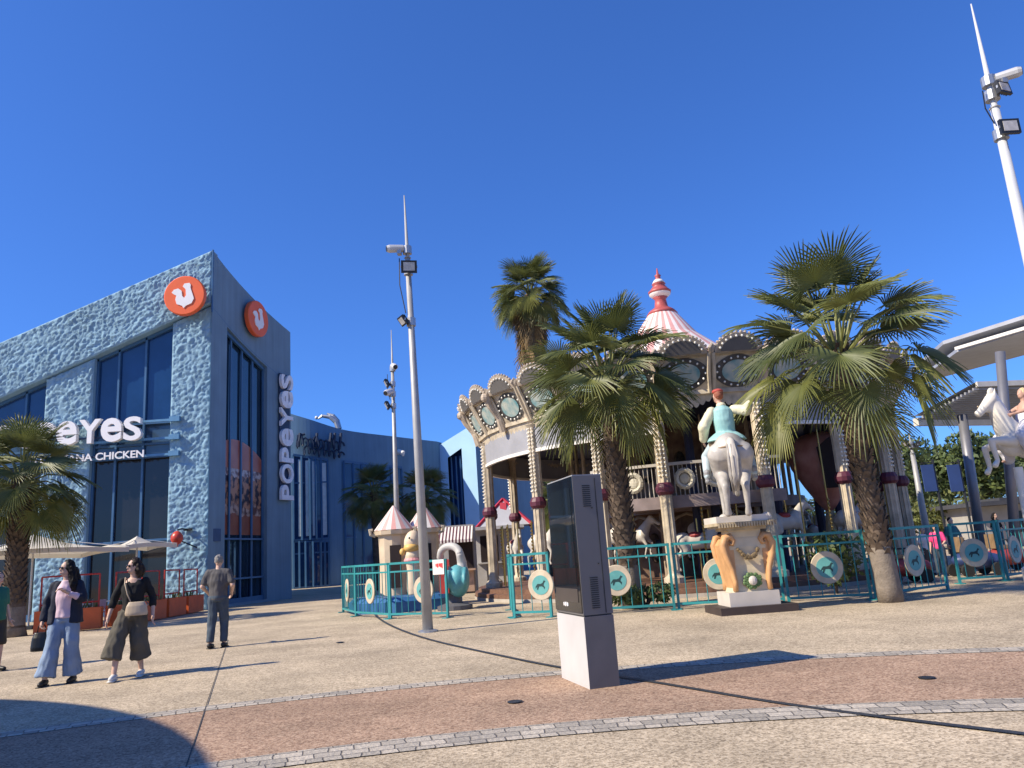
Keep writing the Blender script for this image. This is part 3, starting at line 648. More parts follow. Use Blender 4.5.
val = mb.build('valance', CREAM, car)
mb = MB(); a_ = fp(1, 0)+nrm*.03; b_ = fp(1, 1)+nrm*.03; mb.tube([a_+nrm*.05-Vector((0, 0, .12)), a_.lerp(b_, .3)+nrm*.05, a_.lerp(b_, .7)+nrm*.14, b_+nrm*.12], [.13, .1, .12, .17], 8); mb.ball(b_+nrm*.2, .15, 8, 6)
pil = mb.build('pilaster', mat('pilaster_cream', (.48, .39, .29), .55, .25, 5, dirt=.45), car)
for i in range(1, NP):
    for src in (pan, cre, val, pil):
        if src is pil and i % 2: continue
        o = copy_tree(src, car); o.rotation_euler.z = 2*math.pi*i/NP+hw*.45
for src in (pan, cre, val, pil): src.rotation_euler.z = hw*.45
# roof and finial
mb = MB(); prof = [(7.9, 6.42), (6.2, 6.62), (4.3, 7.1), (2.7, 7.9), (1.3, 9.05), (.5, 10.1)]; n = 96
for i in range(n):
    mb.cur = (i//2) % 2; a, b = 2*math.pi*i/n, 2*math.pi*(i+1)/n
    for (r0, z0), (r1, z1) in zip(prof, prof[1:]): mb.quad((r0*math.cos(a), r0*math.sin(a), z0), (r0*math.cos(b), r0*math.sin(b), z0), (r1*math.cos(b), r1*math.sin(b), z1), (r1*math.cos(a), r1*math.sin(a), z1))
mb.build('roof', [PINKS, WROOF], car)
fin = None
FR = mat('finial_red', (.40, .09, .08), .45, .15, 3); 
mb = MB(); mb.smooth = True; mb.lathe([(.62, 10.0), (.5, 10.15), (.27, 10.3), (.22, 10.62), (.3, 10.7), (.1, 10.95)], n=16); fin = mb.build('finial', FR, car)
mb = MB(); mb.smooth = True; mb.lathe([(.25, 10.66), (.42, 10.8), (.44, 10.9), (.28, 11.0), (.2, 11.05)], n=16); mb.lathe([(.14, 11.22), (.25, 11.3), (.16, 11.42)], n=16); mb.build('white_band', WHITE, fin)
mb = MB(); mb.smooth = True; mb.lathe([(.445, 10.86), (.46, 10.94), (.36, 11.02), (.22, 11.2), (.28, 11.24), (.12, 11.4), (.1, 11.55), (.13, 11.6), (.05, 11.66), (.02, 11.9)], n=16); mb.build('red_band', FR, fin)
# inner drum, mirrors, posts
mb = MB(); mb.lathe([(3.0, .36), (3.0, 2.3), (3.2, 2.42), (3.2, 2.6), (3.0, 2.7), (3.0, 5.1), (3.3, 5.3)], n=24, cap=False); mb.build('drum', mat('drum_panel', (.06, .025, .022), .5, .4, 2.2, col2=(.22, .15, .09)), car)
mb = MB()
for k in range(16):
    a = 2*math.pi*(k+.5)/16; p = Vector((3.0*math.cos(a), 3.0*math.sin(a), 0)); t_ = Vector((-math.sin(a), math.cos(a), 0))
    for z in (1.3, 3.9): mb = MB(); mb.ball(p+Vector((0, 0, z)), (.24, .24, .5), 8, 6); mb.build('mirror', mat('mirror_glass', (.3, .3, .28), .08, .1, 2, metal=.9), car)
mb = MB()
for k in range(16):
    a = 2*math.pi*k/16; p = Vector((4.1*math.cos(a), 4.1*math.sin(a), 0)); mb.tube([p+Vector((0, 0, .36)), p+Vector((0, 0, 2.42))], .09, 8); mb.tube([p+Vector((0, 0, 2.6)), p+Vector((0, 0, 5.4))], .07, 8)
    b = a+math.pi/8; q = Vector((4.1*math.cos(b), 4.1*math.sin(b), 0)); mb.tube([p.lerp(q, u)+Vector((0, 0, 1.75+.55*math.sin(math.pi*u))) for u in (0, .15, .3, .5, .7, .85, 1)], .05, 6)
mb.build('arcade', mat('arcade_cream', (.34, .27, .19), .5, .3, 5), car)
mb = MB()
BRASS = mat('brass', (.42, .30, .10), .3, .15, 5, metal=.8)
prnd = random.Random(5)
hm_src = horse_mb(((.55, 1), (.35, 1)), (.2, .8))
hme = blob('carousel_horse', hm_src, mat('horse_white', (.52, .48, .42), .4, .1, 3), car, voxel=.045, smooth=3, off=Vector())
hsad = MB(); hsad.ball((0, -.02, 1.36), (.29, .3, .14), 10, 6); hs = hsad.build('saddle', mat('saddle_red', (.38, .06, .06), .5), hme)
hp = MB(); hp.tube([(0, .12, -.3), (0, .12, 2.0)], .03, 6); hpo = hp.build('pole', BRASS, hme)
hl = [(6.5, a) for a in range(188, 360, 24)]+[(4.6, a) for a in range(176, 360, 30)]+[(6.5, 24), (6.5, 70), (6.5, 115)]
for i, (r, a) in enumerate(hl):
    o = hme if i == 0 else copy_tree(hme, car); a = R_(a); o.location = (r*math.cos(a), r*math.sin(a), .75+prnd.uniform(-.15, .25)); o.rotation_euler.z = a+math.pi*0+prnd.uniform(-.1, .1); o.scale = (.72,)*3
for i in range(22):
    a = R_(180+i*8.2); r = 6.95; p = Vector((r*math.cos(a), r*math.sin(a), 0)); mb = MB(); mb.tube([p+Vector((0, 0, .36)), p+Vector((0, 0, 2.42 if a < R_(282) else 5.4))], .025, 6)
    if i % 2 == 0:
        for k in range(13): mb.ball(p*1.004+Vector((0, 0, 1.0+k*.11)), .04, 6, 4)
    mb.build('pole', BRASS, car)
# staircase and a balloon shaped gondola on the open side
mb = MB()
for k in range(11): a = R_(285+k*4); mb.box((4.2*math.cos(a), 4.2*math.sin(a), .5+k*.19), (1.1, .3, .05), a+math.pi/2*0)
mb.build('stair', CREAM, car)
gp = at(829, 466, 23.4)-Vector((CX, CY, 0)); mb = MB(); mb.smooth = True
mb.lathe([(.1, -1.35), (.3, -1.1), (.62, -.6), (.95, 0), (1.03, .35), (.9, .75), (.5, 1.0), (.1, 1.1)], gp, 24); gd = mb.build('gondola', mat('gondola_brown', (.24, .09, .07), .55, .3, 2, col2=(.40, .20, .17)), car)
mb = MB(); mb.prism([(-.35, -.7), (.35, -.7), (.45, .5), (0, .8), (-.45, .5)], gp+Vector((-.05, -1.0, 0)), (1, 0, 0), (0, 0, 1), .1); mb.build('opening', mat('dark_inside', (.02, .012, .012), .8), gd)
mb = MB(); mb.tube([gp+Vector((0, 0, -1.3)), gp+Vector((0, 0, -2.6))], [.12, .3], 10); mb.build('stem', mat('gondola_stem', (.35, .27, .16), .5), gd)
mb = MB()
for a in (262, 268, 290, 310, 330): p = Vector((5.4*math.cos(R_(a)), 5.4*math.sin(R_(a)), 0)); mb.tube([p+Vector((0, 0, .36)), p+Vector((0, 0, 5.4))], .14, 8)
mb.build('dark_post', NAVYS, car)
# ------------------------------------------------------------------ floodlight masts
GPOLE = mat('pole_grey', (.38, .375, .365), .5, .12, 3, dirt=.2, metal=.2); HOUS = mat('lamp_housing', (.02, .021, .024), .4); LENS = mat('lamp_lens', (.42, .40, .38), .15, .25, 8, spec=.8)
def mast(label, base, h, r0, fix, lean=(0, 0), spike=.16, pm=GPOLE):
    t = thing('lamp_mast', label, 'lamp post', base); b = Vector(base); ln = Vector((lean[0], lean[1], 0))
    P = lambda z: b+Vector((0, 0, z))+ln*(z/h)
    a = MB(); a.smooth = True; zt = h*(1-spike); a.tube([P(0), P(zt*.5), P(zt)], [r0, r0*.8, r0*.55], 14); a.build('pole', pm, t)
    a = MB(); a.smooth = True; a.tube([P(zt), P(zt+.04), P(h)], [r0*.75, r0*.42, .012], 10); a.build('spike', pm, t)
    a = MB(); a.lathe([(r0*1.9, 0), (r0*1.9, .03), (r0*1.15, .05)], base, 14); a.build('base_plate', STEEL, t)
    for z, az, tilt, kind, s in fix:
        p = P(z); d = Vector((math.sin(R_(az)), -math.cos(R_(az)), 0)); fwd = (d*math.cos(R_(tilt))+Vector((0, 0, -math.sin(R_(tilt))))).normalized(); side = Vector((0, 0, 1)).cross(fwd).normalized(); upv = fwd.cross(side)
        Mx = Matrix((side, fwd, upv)).transposed(); c = p+d*(r0*.7+.24*s)+Vector((0, 0, .02))
        a = MB()
        if kind == 'flood':
            a.box(c, (.56*s, .1*s, .44*s), rot=Mx)
            for k in range(5): a.box(c-fwd*.08*s+side*((k-2)*.1*s), (.02, .1*s, .36*s), rot=Mx)
            f = a.build('floodlight', HOUS, t)
            a = MB(); a.box(c+fwd*.055*s, (.40*s, .012, .30*s), rot=Mx); a.build('lens', LENS, f)
            a = MB(); a.tube([p, c-fwd*.05*s], .03*s, 6); a.bar(c-side*.3*s, c+side*.3*s, .03, .05)
            a.lathe([(r0*.95, -.09), (r0*.95, .09)], p, 12); a.build('bracket', STEEL, f)
        else:
            a.tube([c-fwd*.22*s, c+fwd*.2*s, c+fwd*.28*s], [.11*s, .12*s, .09*s], 10); f = a.build('spotlight', mat('spot_white', (.5, .5, .5), .4), t)
            a = MB(); a.tube([c+fwd*.27*s, c+fwd*.29*s], .085*s, 10); a.build('lens', HOUS, f)
            a = MB(); a.tube([p, c], .03*s, 6); a.lathe([(r0*.95, -.09), (r0*.95, .09)], p, 12); a.box(c-fwd*.1*s-Vector((0, 0, .13*s)), (.12*s, .2*s, .12*s)); a.build('bracket', STEEL, f)
    a = MB(); pz = [f[0] for f in fix]; a.tube([P(max(pz)-.2)+Vector((-.18, -.05, 0)), P(sum(pz)/len(pz))+Vector((-.2, -.05, -.1)), P(min(pz)+.2)+Vector((-.1, -.05, 0))], .012, 5); a.build('cable', HOUS, t)
    return t
bx = (-2.04, 16.21, 0)
mast('tall grey floodlight mast standing on the paving left of the totem', bx, 9.58, .108, [(zat(-2.1, 16.2, 250), -70, 5, 'spot', .75), (zat(-2.1, 16.2, 271), 12, 10, 'flood', .62), (zat(-2.1, 16.2, 322), -60, 35, 'flood', .5)], (-.12, 0))
q = at(398, 562, 27); q.z = 0
mast('thin grey floodlight mast rising behind the kiddie playhouse', q, zat(q.x, q.y, 330), .105, [(zat(q.x, q.y, 369), 20, 20, 'spot', .95), (zat(q.x, q.y, 384), -75, 25, 'flood', .65), (zat(q.x, q.y, 394), -20, 20, 'spot', .95), (zat(q.x, q.y, 406), -75, 25, 'flood', .65)], (.05, 0))
q = at(971, 4, 12.5); hh = q.z; q.z = 0
mast('pale grey floodlight mast leaning into the picture at the upper right edge', q, hh, .13, [(zat(q.x, q.y, 82), 60, 0, 'spot', .8), (zat(q.x, q.y, 96), 22, -8, 'flood', .55), (zat(q.x, q.y, 135), 2, 0, 'flood', .62)], (-.0, 0), .2, mat('pole_pale', (.5, .51, .53), .5, .06, 2))
q = at(926, 528, 34); q.z = 0
mast('slender pale grey mast behind the trunk of the right palm', q, 5.4, .17, [(zat(q.x, q.y, 446), 60, 30, 'flood', .7), (zat(q.x, q.y, 444), -80, 30, 'flood', .5)])
# ------------------------------------------------------------------ advertising totem
KL, KM, KR = G(562, 678), G(590, 690), G(620, 686)
KB = KL+(KR-KM); KG = mat('totem_grey', (.145, .137, .132), .45, .08, 1.5, spec=.5, dirt=.12); KW = mat('totem_base_grey', (.52, .50, .49), .5, .08, 2, dirt=.12)
t = thing('advertising_totem', 'tall grey advertising totem with a black glass screen casting a long shadow', 'totem', KM)
e1 = (KM-KL); w1 = e1.length; e1 /= w1; e2 = (KR-KM); w2 = e2.length; e2 /= w2; n1 = Vector((e1.y, -e1.x, 0)); n1 = n1 if n1.dot(SUN) > 0 else -n1; n2 = Vector((e2.y, -e2.x, 0)); n2 = n2 if n2.y < 0 else -n2
def slab(mb, z0, z1, ins=0.0):
    P = [KL+(e1+e2)*ins, KM+(e2-e1)*ins, KR-(e1+e2)*ins, KB+(e1-e2)*ins]; a = [up(p, z0) for p in P]; b = [up(p, z1) for p in P]
    mb.quad(*reversed(a)); mb.quad(*b)
    for i in range(4): mb.quad(a[i], a[(i+1) % 4], b[(i+1) % 4], b[i])
HK = 2.19; a = MB(); slab(a, 0, .715); a.mi = [0, 0, 0, 1, 0, 1]; a.build('base', [KW, mat('totem_base_side', (.165, .15, .138), .45)], t)
a = MB(); slab(a, .715, .73, .012); a.build('shadow_gap', DARKM, t)
a = MB(); slab(a, .73, HK); bd = a.build('body', KG, t)
a = MB(); c = (KL+KM)/2; a.box(up(c, (HK+.75)/2)+n1*.006, (w1-.02, .012, HK-.76), rot=Matrix((e1, n1, Vector((0, 0, 1)))).transposed()); sc_ = a.build('screen', glass_mat('screen_glass', (.008, .009, .011), .05, .9), t)
a = MB(); a.box(up(c, 1.55)+n1*.0145, (w1-.17, .004, 1.05), rot=Matrix((e1, n1, Vector((0, 0, 1)))).transposed()); a.build('display', glass_mat('display_glass', (.012, .016, .02), .03, .9), sc_)
a = MB(); a.box(up(c, .93)+n1*.0145, (w1-.17, .004, .14), rot=Matrix((e1, n1, Vector((0, 0, 1)))).transposed()); a.build('panel', mat('panel_dark', (.06, .05, .045), .3), sc_)
a = MB(); c2 = KL+e1*.34
for k, (dx, hh, wq) in enumerate(((0, .035, .03), (.04, .05, .012), (.06, .035, .03), (.1, .05, .012), (.125, .035, .035))): a.box(up(c2+e1*dx, .83)+n1*.014, (wq, .004, hh), rot=Matrix((e1, n1, Vector((0, 0, 1)))).transposed())
a.build('mark', SW, sc_)
rot2 = Matrix((e2, n2, Vector((0, 0, 1)))).transposed(); c = (KM+KR)/2
for z0, z1 in ((1.86, 2.12), (.80, 1.15)):
    a = MB()
    for k in range(int((z1-z0)/.022)): a.box(up(c-e2*.02, z0+k*.022)+n2*.004, (.09, .008, .009), rot=rot2)
    a.build('vent', mat('vent_dark', (.02, .02, .023), .5), bd)
a = MB(); a.box(up(KM+e2*.26, 1.45)+n2*.003, (.006, .008, 1.42), rot=rot2); a.ball(up(c+e2*.05, 1.25)+n2*.008, .008, 6, 4); a.ball(up(c+e2*.03, 1.84)+n2*.008, .01, 6, 4); a.build('seam', DARKM, bd)
a = MB(); slab(a, HK, HK+.012, .004); a.build('lid', mat('lid_grey', (.3, .3, .31), .5), t)
# ------------------------------------------------------------------ fan palms
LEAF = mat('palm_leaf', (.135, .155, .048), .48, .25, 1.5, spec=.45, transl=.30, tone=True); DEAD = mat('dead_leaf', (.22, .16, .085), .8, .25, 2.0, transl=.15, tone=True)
PET = mat('petiole', (.16, .17, .05), .5, .2, 3); BARK = mat('palm_bark', (.105, .075, .052), .9, .35, 7, bump=.6, bscale=25); BARK2 = mat('palm_bark_base', (.20, .165, .13), .9, .2, 9, bump=.6, bscale=30)
def fan(mb, base, d, R, rnd, segs=44, spread=120, droop=.35, tone=.5, face_tilt=.35):
    d = d.normalized(); side = d.cross(Vector((0, 0, 1)))
    side = side.normalized() if side.length > .05 else Vector((1, 0, 0)); nrm = side.cross(d).normalized()
    tw = rnd.uniform(-.5, .5); Rm = Matrix.Rotation(tw, 3, d); side = Rm@side; nrm = Rm@nrm
    d2 = (d*math.cos(face_tilt)-nrm*math.sin(face_tilt)); nrm2 = side.cross(d2).normalized()
    da = R_(2*spread)/segs
    for k in range(segs):
        ph = -R_(spread)+da*(k+.5); rl = R*(1-.28*(abs(ph)/R_(spread))**2)*rnd.uniform(.9, 1.06); dr = droop*rnd.uniform(.6, 1.5)
        def P(u, off, ridge):
            a = ph+off*da; dd = d2*math.cos(a)+side*math.sin(a); q = base+dd*(rl*u)+nrm2*(.16*abs(math.sin(a))*rl*u+ridge)
            if u > .45: q = q-Vector((0, 0, 1))*(dr*rl*(u-.45)**1.7)
            return q
        us = [.04, .34, .58, .82, 1.0]; wdt = [.5, .5, .33, .19, .015]
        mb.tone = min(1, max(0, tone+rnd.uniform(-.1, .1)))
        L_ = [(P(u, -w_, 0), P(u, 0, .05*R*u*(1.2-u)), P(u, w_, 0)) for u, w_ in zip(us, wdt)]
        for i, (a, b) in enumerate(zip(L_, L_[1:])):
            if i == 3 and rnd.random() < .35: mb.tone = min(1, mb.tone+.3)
            mb.quad(a[0], a[1], b[1], b[0]); mb.quad(a[1], a[2], b[2], b[1])
def fan_palm(label, base, h, r0, r1, n, pl, R, seed, skirt=0, group='palm trees', tonebase=.45, lo=-50, flare=1.25, boots=True, squash=1.0, tilt=0.0):
    rnd = random.Random(seed); t = thing('palm_tree', label, 'palm tree', base, group); b = Vector((base[0], base[1], 0))
    lean = Vector((rnd.uniform(-.03, .03)+tilt, 0, 1)); P = lambda z: b+lean*z
    mb = MB(); mb.smooth = True; N = 26; mb.tube([P(h*i/N) for i in range(N+1)], [(r0*flare if i == 0 else r0*(1+(flare-1)*math.exp(-i*.5))+(r1-r0)*i/N)*rnd.uniform(.94, 1.06) for i in range(N+1)], 14); mb.smooth = False
    if boots:
        k = 0; z = .85
        while z < h:
            a = k*2.4; rr = r0+(r1-r0)*z/h; o = Vector((math.cos(a), math.sin(a), 0)); s = Vector((-o.y, o.x, 0)); sz = rnd.uniform(.7, 1.25); c = P(z)+o*rr*.9
            w_ = .085*sz; l = .16*sz; tip = c+o*.085*sz+Vector((0, 0, l))+s*rnd.uniform(-.03, .03)
            mb.quad(c-s*w_, c+s*w_, tip+s*w_*.4, tip-s*w_*.4); mb.quad(c-s*w_, tip-s*w_*.4, c+Vector((0, 0, l*.6))); mb.quad(c+s*w_, c+Vector((0, 0, l*.6)), tip+s*w_*.4); mb.quad(tip-s*w_*.4, tip+s*w_*.4, c+Vector((0, 0, l*.9)))
            z += .011*(3.2/max(h*0+3.2, 1))*(.36/r0); k += 1
    mb.build('trunk', BARK, t)
    if boots:
        mb = MB(); mb.smooth = True; mb.tube([P(0), P(.3), P(.7), P(.95), P(1.15)], [r0*flare*1.06, r0*1.10, r0*1.06, r0*1.02, r0*.93], 14); mb.build('trunk_base', BARK2, t)
    cr_ = MB(); pt = MB(); C0 = P(h)
    for i in range(n):
        u = (i+.5)/n; el = R_(86-(86-lo)*u**1.15+rnd.uniform(-7, 7)); az = i*2.39996+rnd.uniform(-.25, .25)
        d = Vector((math.cos(az)*math.cos(el), math.sin(az)*math.cos(el), math.sin(el)))
        L = pl*rnd.uniform(.8, 1.12)*(1.05-.25*u); s0 = C0+Vector((math.cos(az), math.sin(az), 0))*.1-Vector((0, 0, .35*u))
        g = .10+.12*math.cos(el); p1 = s0+d*L*.55; p2 = s0+d*L-Vector((0, 0, g*L)); p2.z = C0.z+(p2.z-C0.z)*squash
        pt.tube([s0, p1, p2], [.035, .024, .014], 5)
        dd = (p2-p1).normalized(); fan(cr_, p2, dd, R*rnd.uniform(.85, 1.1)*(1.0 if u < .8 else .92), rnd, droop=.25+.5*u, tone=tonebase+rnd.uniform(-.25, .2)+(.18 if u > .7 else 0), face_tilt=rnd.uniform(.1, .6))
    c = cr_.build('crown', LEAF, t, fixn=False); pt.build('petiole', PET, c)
    if skirt:
        sk = MB()
        for i in range(skirt):
            az = rnd.uniform(0, 6.28); z = h-rnd.uniform(.2, 2.6*(R/.9)); el = R_(rnd.uniform(-80, -55)); d = Vector((math.cos(az)*math.cos(el), math.sin(az)*math.cos(el), math.sin(el)))
            fan(sk, P(z)+Vector((math.cos(az), math.sin(az), 0))*.55, d, R*rnd.uniform(.7, 1), rnd, segs=16, spread=70, droop=.9, tone=rnd.uniform(.2, .8))
        sk.build('dead_skirt', DEAD, t, fixn=False)
    return t
fan_palm('stout fan palm with a spreading crown at the fence right of the rider statue', (7.1, 15.7, 0), 5.1, .215, .20, 40, 1.7, 1.06, 3, lo=-26, tilt=-.03, flare=1.06)
q = G(628, 606); fan_palm('fan palm with a dense drooping crown rising behind the grey totem', (q.x, 18.6, 0), 5.5, .24, .22, 46, 1.45, 1.02, 8, lo=-34, tonebase=.5, flare=1.02)
fan_palm('leaning fan palm on the left beside the orange planters and cream parasol', (-15.75, 24.33, 0), 4.85, .31, .26, 44, 1.35, 1.02, 21, lo=-48, tonebase=.48, tilt=.015)
q = at(531, 302, 47); fan_palm('very tall fan palm with a brown dead skirt rising behind the carousel', (q.x-.2, q.y, 0), q.z+.5, .34, .26, 50, 1.7, 1.4, 5, skirt=90, lo=-35, tonebase=.4, boots=False)
q = at(377, 492, 44); fan_palm('left one of two bushy palms before the dark glazing of the curved building', (q.x, q.y, 0), q.z, .28, .25, 34, 1.15, 1.0, 31, lo=-55, tonebase=.4, boots=False)
q = at(424, 492, 45); fan_palm('right one of two bushy palms, between the thin mast and pale wall', (q.x, q.y, 0), q.z-.2, .28, .25, 34, 1.2, 1.0, 33, lo=-55, tonebase=.42, boots=False)
q = at(562, 500, 42); fan_palm('low palm half hidden behind the left side of the carousel', (q.x, q.y, 0), q.z, .28, .25, 26, 1.1, 1.0, 37, lo=-50, tonebase=.5, boots=False)
# ------------------------------------------------------------------ broadleaf and pine trees at right
TL = mat('tree_leaf', (.085, .12, .04), .6, .3, .8, transl=.15, tone=True); TB = mat('tree_bark', (.09, .07, .055), .9, .3, 5)
YL = mat('hedge_leaf', (.11, .125, .035), .6, .3, .8, transl=.15, tone=True)
def leaf_mass(mb, lobes, n, size, rnd):
    wsum = sum(l[3]*l[3] for l in lobes)
    for lx, ly, lz, lr in lobes:
        base = rnd.uniform(.3, .65)
        for i in range(int(n*lr*lr/wsum)):
            v = Vector((rnd.gauss(0, 1), rnd.gauss(0, 1), rnd.gauss(0, 1))).normalized(); rr = lr*(.55+.5*rnd.random()**.6)
            c = Vector((lx, ly, lz))+Vector((v.x, v.y, v.z*.75))*rr; a = Vector((rnd.gauss(0, 1), rnd.gauss(0, 1), rnd.gauss(0, 1))).normalized(); b = v.cross(a).normalized() if v.cross(a).length > .1 else Vector((1, 0, 0)); a = (a+v*.4).normalized()
            s = size*rnd.uniform(.6, 1.3); mb.tone = min(1, max(0, base+rnd.uniform(-.2, .2)))
            mb.quad(c-a*s, c+b*s*.45, c+a*s, c-b*s*.45)
def tree_proto(seed, h, w_, name='tree'):
    rnd = random.Random(seed); t = thing(name, None, None, (0, 0, 0), world=False); mb = MB(); mb.smooth = True
    mb.tube([(0, 0, 0), (.1, 0, h*.25), (-.05, .05, h*.5), (0, 0, h*.8)], [.28, .22, .17, .06], 8)
    lob = []
    for i in range(15):
        a = rnd.uniform(0, 6.28); r = w_*rnd.uniform(.1, .72); z = h*rnd.uniform(.42, .88); lob.append((r*math.cos(a), r*math.sin(a), z, w_*rnd.uniform(.28, .46)))
        mb.tube([(0, 0, h*.4), (r*.5*math.cos(a), r*.5*math.sin(a), z*.8), (r*math.cos(a), r*math.sin(a), z)], [.1, .06, .03], 5)
    mb.build('trunk', TB, t); c = MB(); leaf_mass(c, lob, 5200, .24, rnd); c.build('crown', TL, t, fixn=False); return t
tp = tree_proto(2, 9, 4.2); tp2 = tree_proto(9, 9, 4.6)
tl = [(884, 540, 60, 1.05, 'dark bushy tree right behind the trunk of the right palm'), (925, 537, 66, 1.08, 'dark bushy tree rising behind the slender mast and the left blue banner'), (955, 534, 72, 1.0, 'dark bushy tree between the two blue banners'), (988, 531, 62, 1.05, 'green bushy tree under the raised hoof of the white horse'), (1020, 528, 70, 1.2, 'green bushy tree behind the pole of the white horse'), (865, 543, 75, 1.05, 'bushy tree partly hidden behind the balloon gondola'), (1060, 525, 66, 1.2, 'green bushy tree at the far right edge behind the pavilion'), (800, 548, 95, .8, 'low tree far behind the open side of the carousel')]
for i, (px, py, Y, s, lab) in enumerate(tl):
    o = (tp, tp2)[i % 2] if i < 2 else copy_tree((tp, tp2)[i % 2]); q = at(px, py, Y); o.location = (q.x, Y, 0); o.scale = (s, s, s*.95); o.rotation_euler.z = i*1.3
    tag(o, lab, 'tree', 'bushy trees on the right')
def shrub(label, loc, w_, h, n, size, mt, seed, name='shrub', group=None):
    rnd = random.Random(seed); t = thing(name, label, 'shrub', loc, group); c = MB(); lob = []
    for i in range(7): lob.append((loc[0]+w_*rnd.uniform(-.6, .6), loc[1]+w_*rnd.uniform(-.4, .4), h*rnd.uniform(.35, .7), h*rnd.uniform(.3, .45)))
    leaf_mass(c, lob, n, size, rnd); c.build('foliage', mt, t, fixn=False); s = MB()
    for i in range(6): a = i*1.05; s.tube([(loc[0], loc[1], 0), (loc[0]+w_*.3*math.cos(a), loc[1]+w_*.3*math.sin(a), h*.6)], [.03, .012], 5)
    s.build('stem', TB, t); return t
for px, py, Y, w_, h, lab in ((898, 545, 48, 2.4, 3.0, 'yellowish shrub beside the palm trunk, behind the teal fence'), (938, 540, 46, 2.6, 3.4, 'yellowish shrub just right of the slender mast'), (962, 538, 50, 2.0, 3.0, 'yellowish shrub left of the grey pavilion')):
    q = at(px, py, Y); shrub(lab, (q.x, Y, 0), w_, h, 1800, .16, YL, int(px), group='yellowish shrubs behind the fence')
q = G(640, 607); shrub('low green plants at the foot of the palm behind the totem', (q.x+.1, 18.5, 0), 1.0, .75, 1500, .075, TL, 77)
q = G(855, 596); shrub('dark green shrub just left of the right palm trunk, behind the fence', (q.x, 18.7, 0), .35, 1.5, 900, .09, TL, 78)
# ------------------------------------------------------------------ teal fences
TEAL = mat('teal_paint', (.035, .26, .27), .45, .15, 3, dirt=.35); MED = mat('medallion_cream', (.56, .47, .34), .5, .15, 6, dirt=.3); MTEAL = mat('medallion_teal', (.12, .36, .34), .5, .1, 5); DK = mat('emblem_dark', (.02, .05, .05), .5)
HORSE2D = [(-.5, -.1), (-.3, .12), (0, .1), (.22, .18), (.38, .42), (.55, .32), (.4, .2), (.32, -.02), (.45, -.2), (.4, -.4), (.28, -.2), (.12, -.12), (-.15, -.12), (-.3, -.42), (-.4, -.4), (-.34, -.1), (-.55, -.3)]
FG = 'teal fence panels with horse medallions'
def fence(label, p0, p1, meds, h=1.42, gap=.21, sign=None):
    p0 = Vector((p0[0], p0[1], 0)); p1 = Vector((p1[0], p1[1], 0)); t = thing('fence_panel', label, 'fence', p0, FG); d = p1-p0; L = d.length; d /= L; nn = Vector((d.y, -d.x, 0)); nn = nn if nn.y < 0 else -nn
    a = MB()
    for P in (p0+d*.03, p1-d*.03): a.box(P+Vector((0, 0, h/2)), (.055, .055, h), math.atan2(d.y, d.x)); a.box(P+Vector((0, 0, .01)), (.14, .3, .02), math.atan2(d.y, d.x))
    for z, s in ((h-.03, .055), (h-.24, .04), (.12, .05)): a.bar(p0+Vector((0, 0, z)), p1+Vector((0, 0, z)), s)
    a.build('frame', TEAL, t); a = MB(); k = max(2, int(L/gap))
    for i in range(1, k): 
        P = p0+d*(L*i/k); a.tube([P+Vector((0, 0, .12)), P+Vector((0, 0, h-.24))], .011, 5, False)
        if i % 2 == 0: a.tube([P+Vector((0, 0, h-.24)), P+Vector((0, 0, h-.03))], .011, 5, False)
    a.build('bars', TEAL, t)
    for u in meds:
        c = p0+d*(L*u)+Vector((0, 0, .70))+nn*.03; Mx = Matrix((d, Vector((0, 0, 1)), nn if d.cross(Vector((0, 0, 1))).dot(nn) > 0 else nn)).transposed(); rr = .32
        a = MB(); a.lathe([(rr, 0), (rr, .025), (rr*.97, .035), (rr*.72, .03)], n=36); a.v = [c+Mx@Vector((p.x, p.y*1.04, p.z)) for p in a.v]; md = a.build('medallion', MED, t)
        a = MB(); a.lathe([(rr*.66, .02), (rr*.66, .036)], n=32); a.v = [c+Mx@p for p in a.v]; a.build('centre', MTEAL, md)
        a = MB(); a.prism([(x*.24, y*.24) for x, y in HORSE2D], c+nn*.04, d if d.x > 0 else -d, (0, 0, 1), -.006); a.build('emblem', DK, md)
    if sign:
        a = MB(); u, wq, hq, z = sign; c = p0+d*(L*u)+nn*.045+Vector((0, 0, z)); rz = math.atan2(d.y, d.x); a.box(c, (wq, .012, hq), rz); s = a.build('notice', WHITE, t)
        a = MB()
        for k2, (x, w2, z0, hh) in enumerate(((-.02, .05, .04, .1), (.05, .04, .05, .08), (.1, .035, .04, .1), (.15, .035, .03, .13), (-.08, .03, .05, .07))): a.box(c+d*x*wq/.42+nn*.008+Vector((0, 0, z0)), (w2, .006, hh), rz)
        a.build('marks', mat('notice_red', (.65, .05, .05), .5), s)
    return t
fA, fB, fC, fD = G(343, 612.5), G(356, 616.5), G(390, 619), G(449, 618)
fence('narrow teal fence panel at the left end of the playhouse enclosure', fA, fB, [.5]); fence('teal fence panel with one medallion left of the playhouse notice', fB, fC, [.5]); fence('teal fence panel carrying a white notice with red marks beside the tall mast', fC, fD, [.62], sign=(.885, .36, .36, 1.23))
fE = Vector((-5.3, 27.6, 0)); fence('teal fence panel at the back left of the playhouse enclosure', fA, fE, []); fence('teal fence panel at the back of the playhouse enclosure', fE, Vector((-2.9, 28.6, 0)), [])
fence('teal gate panel with one medallion left of the totem', G(514, 618), G(553, 617), [.78]); fence('teal fence panel set back behind the gate, left of the totem', G(511, 610), G(514, 617.5), [])
g1, g2, g3, g4 = G(560, 617), G(676, 610), G(678, 609.5), G(786, 604.5)
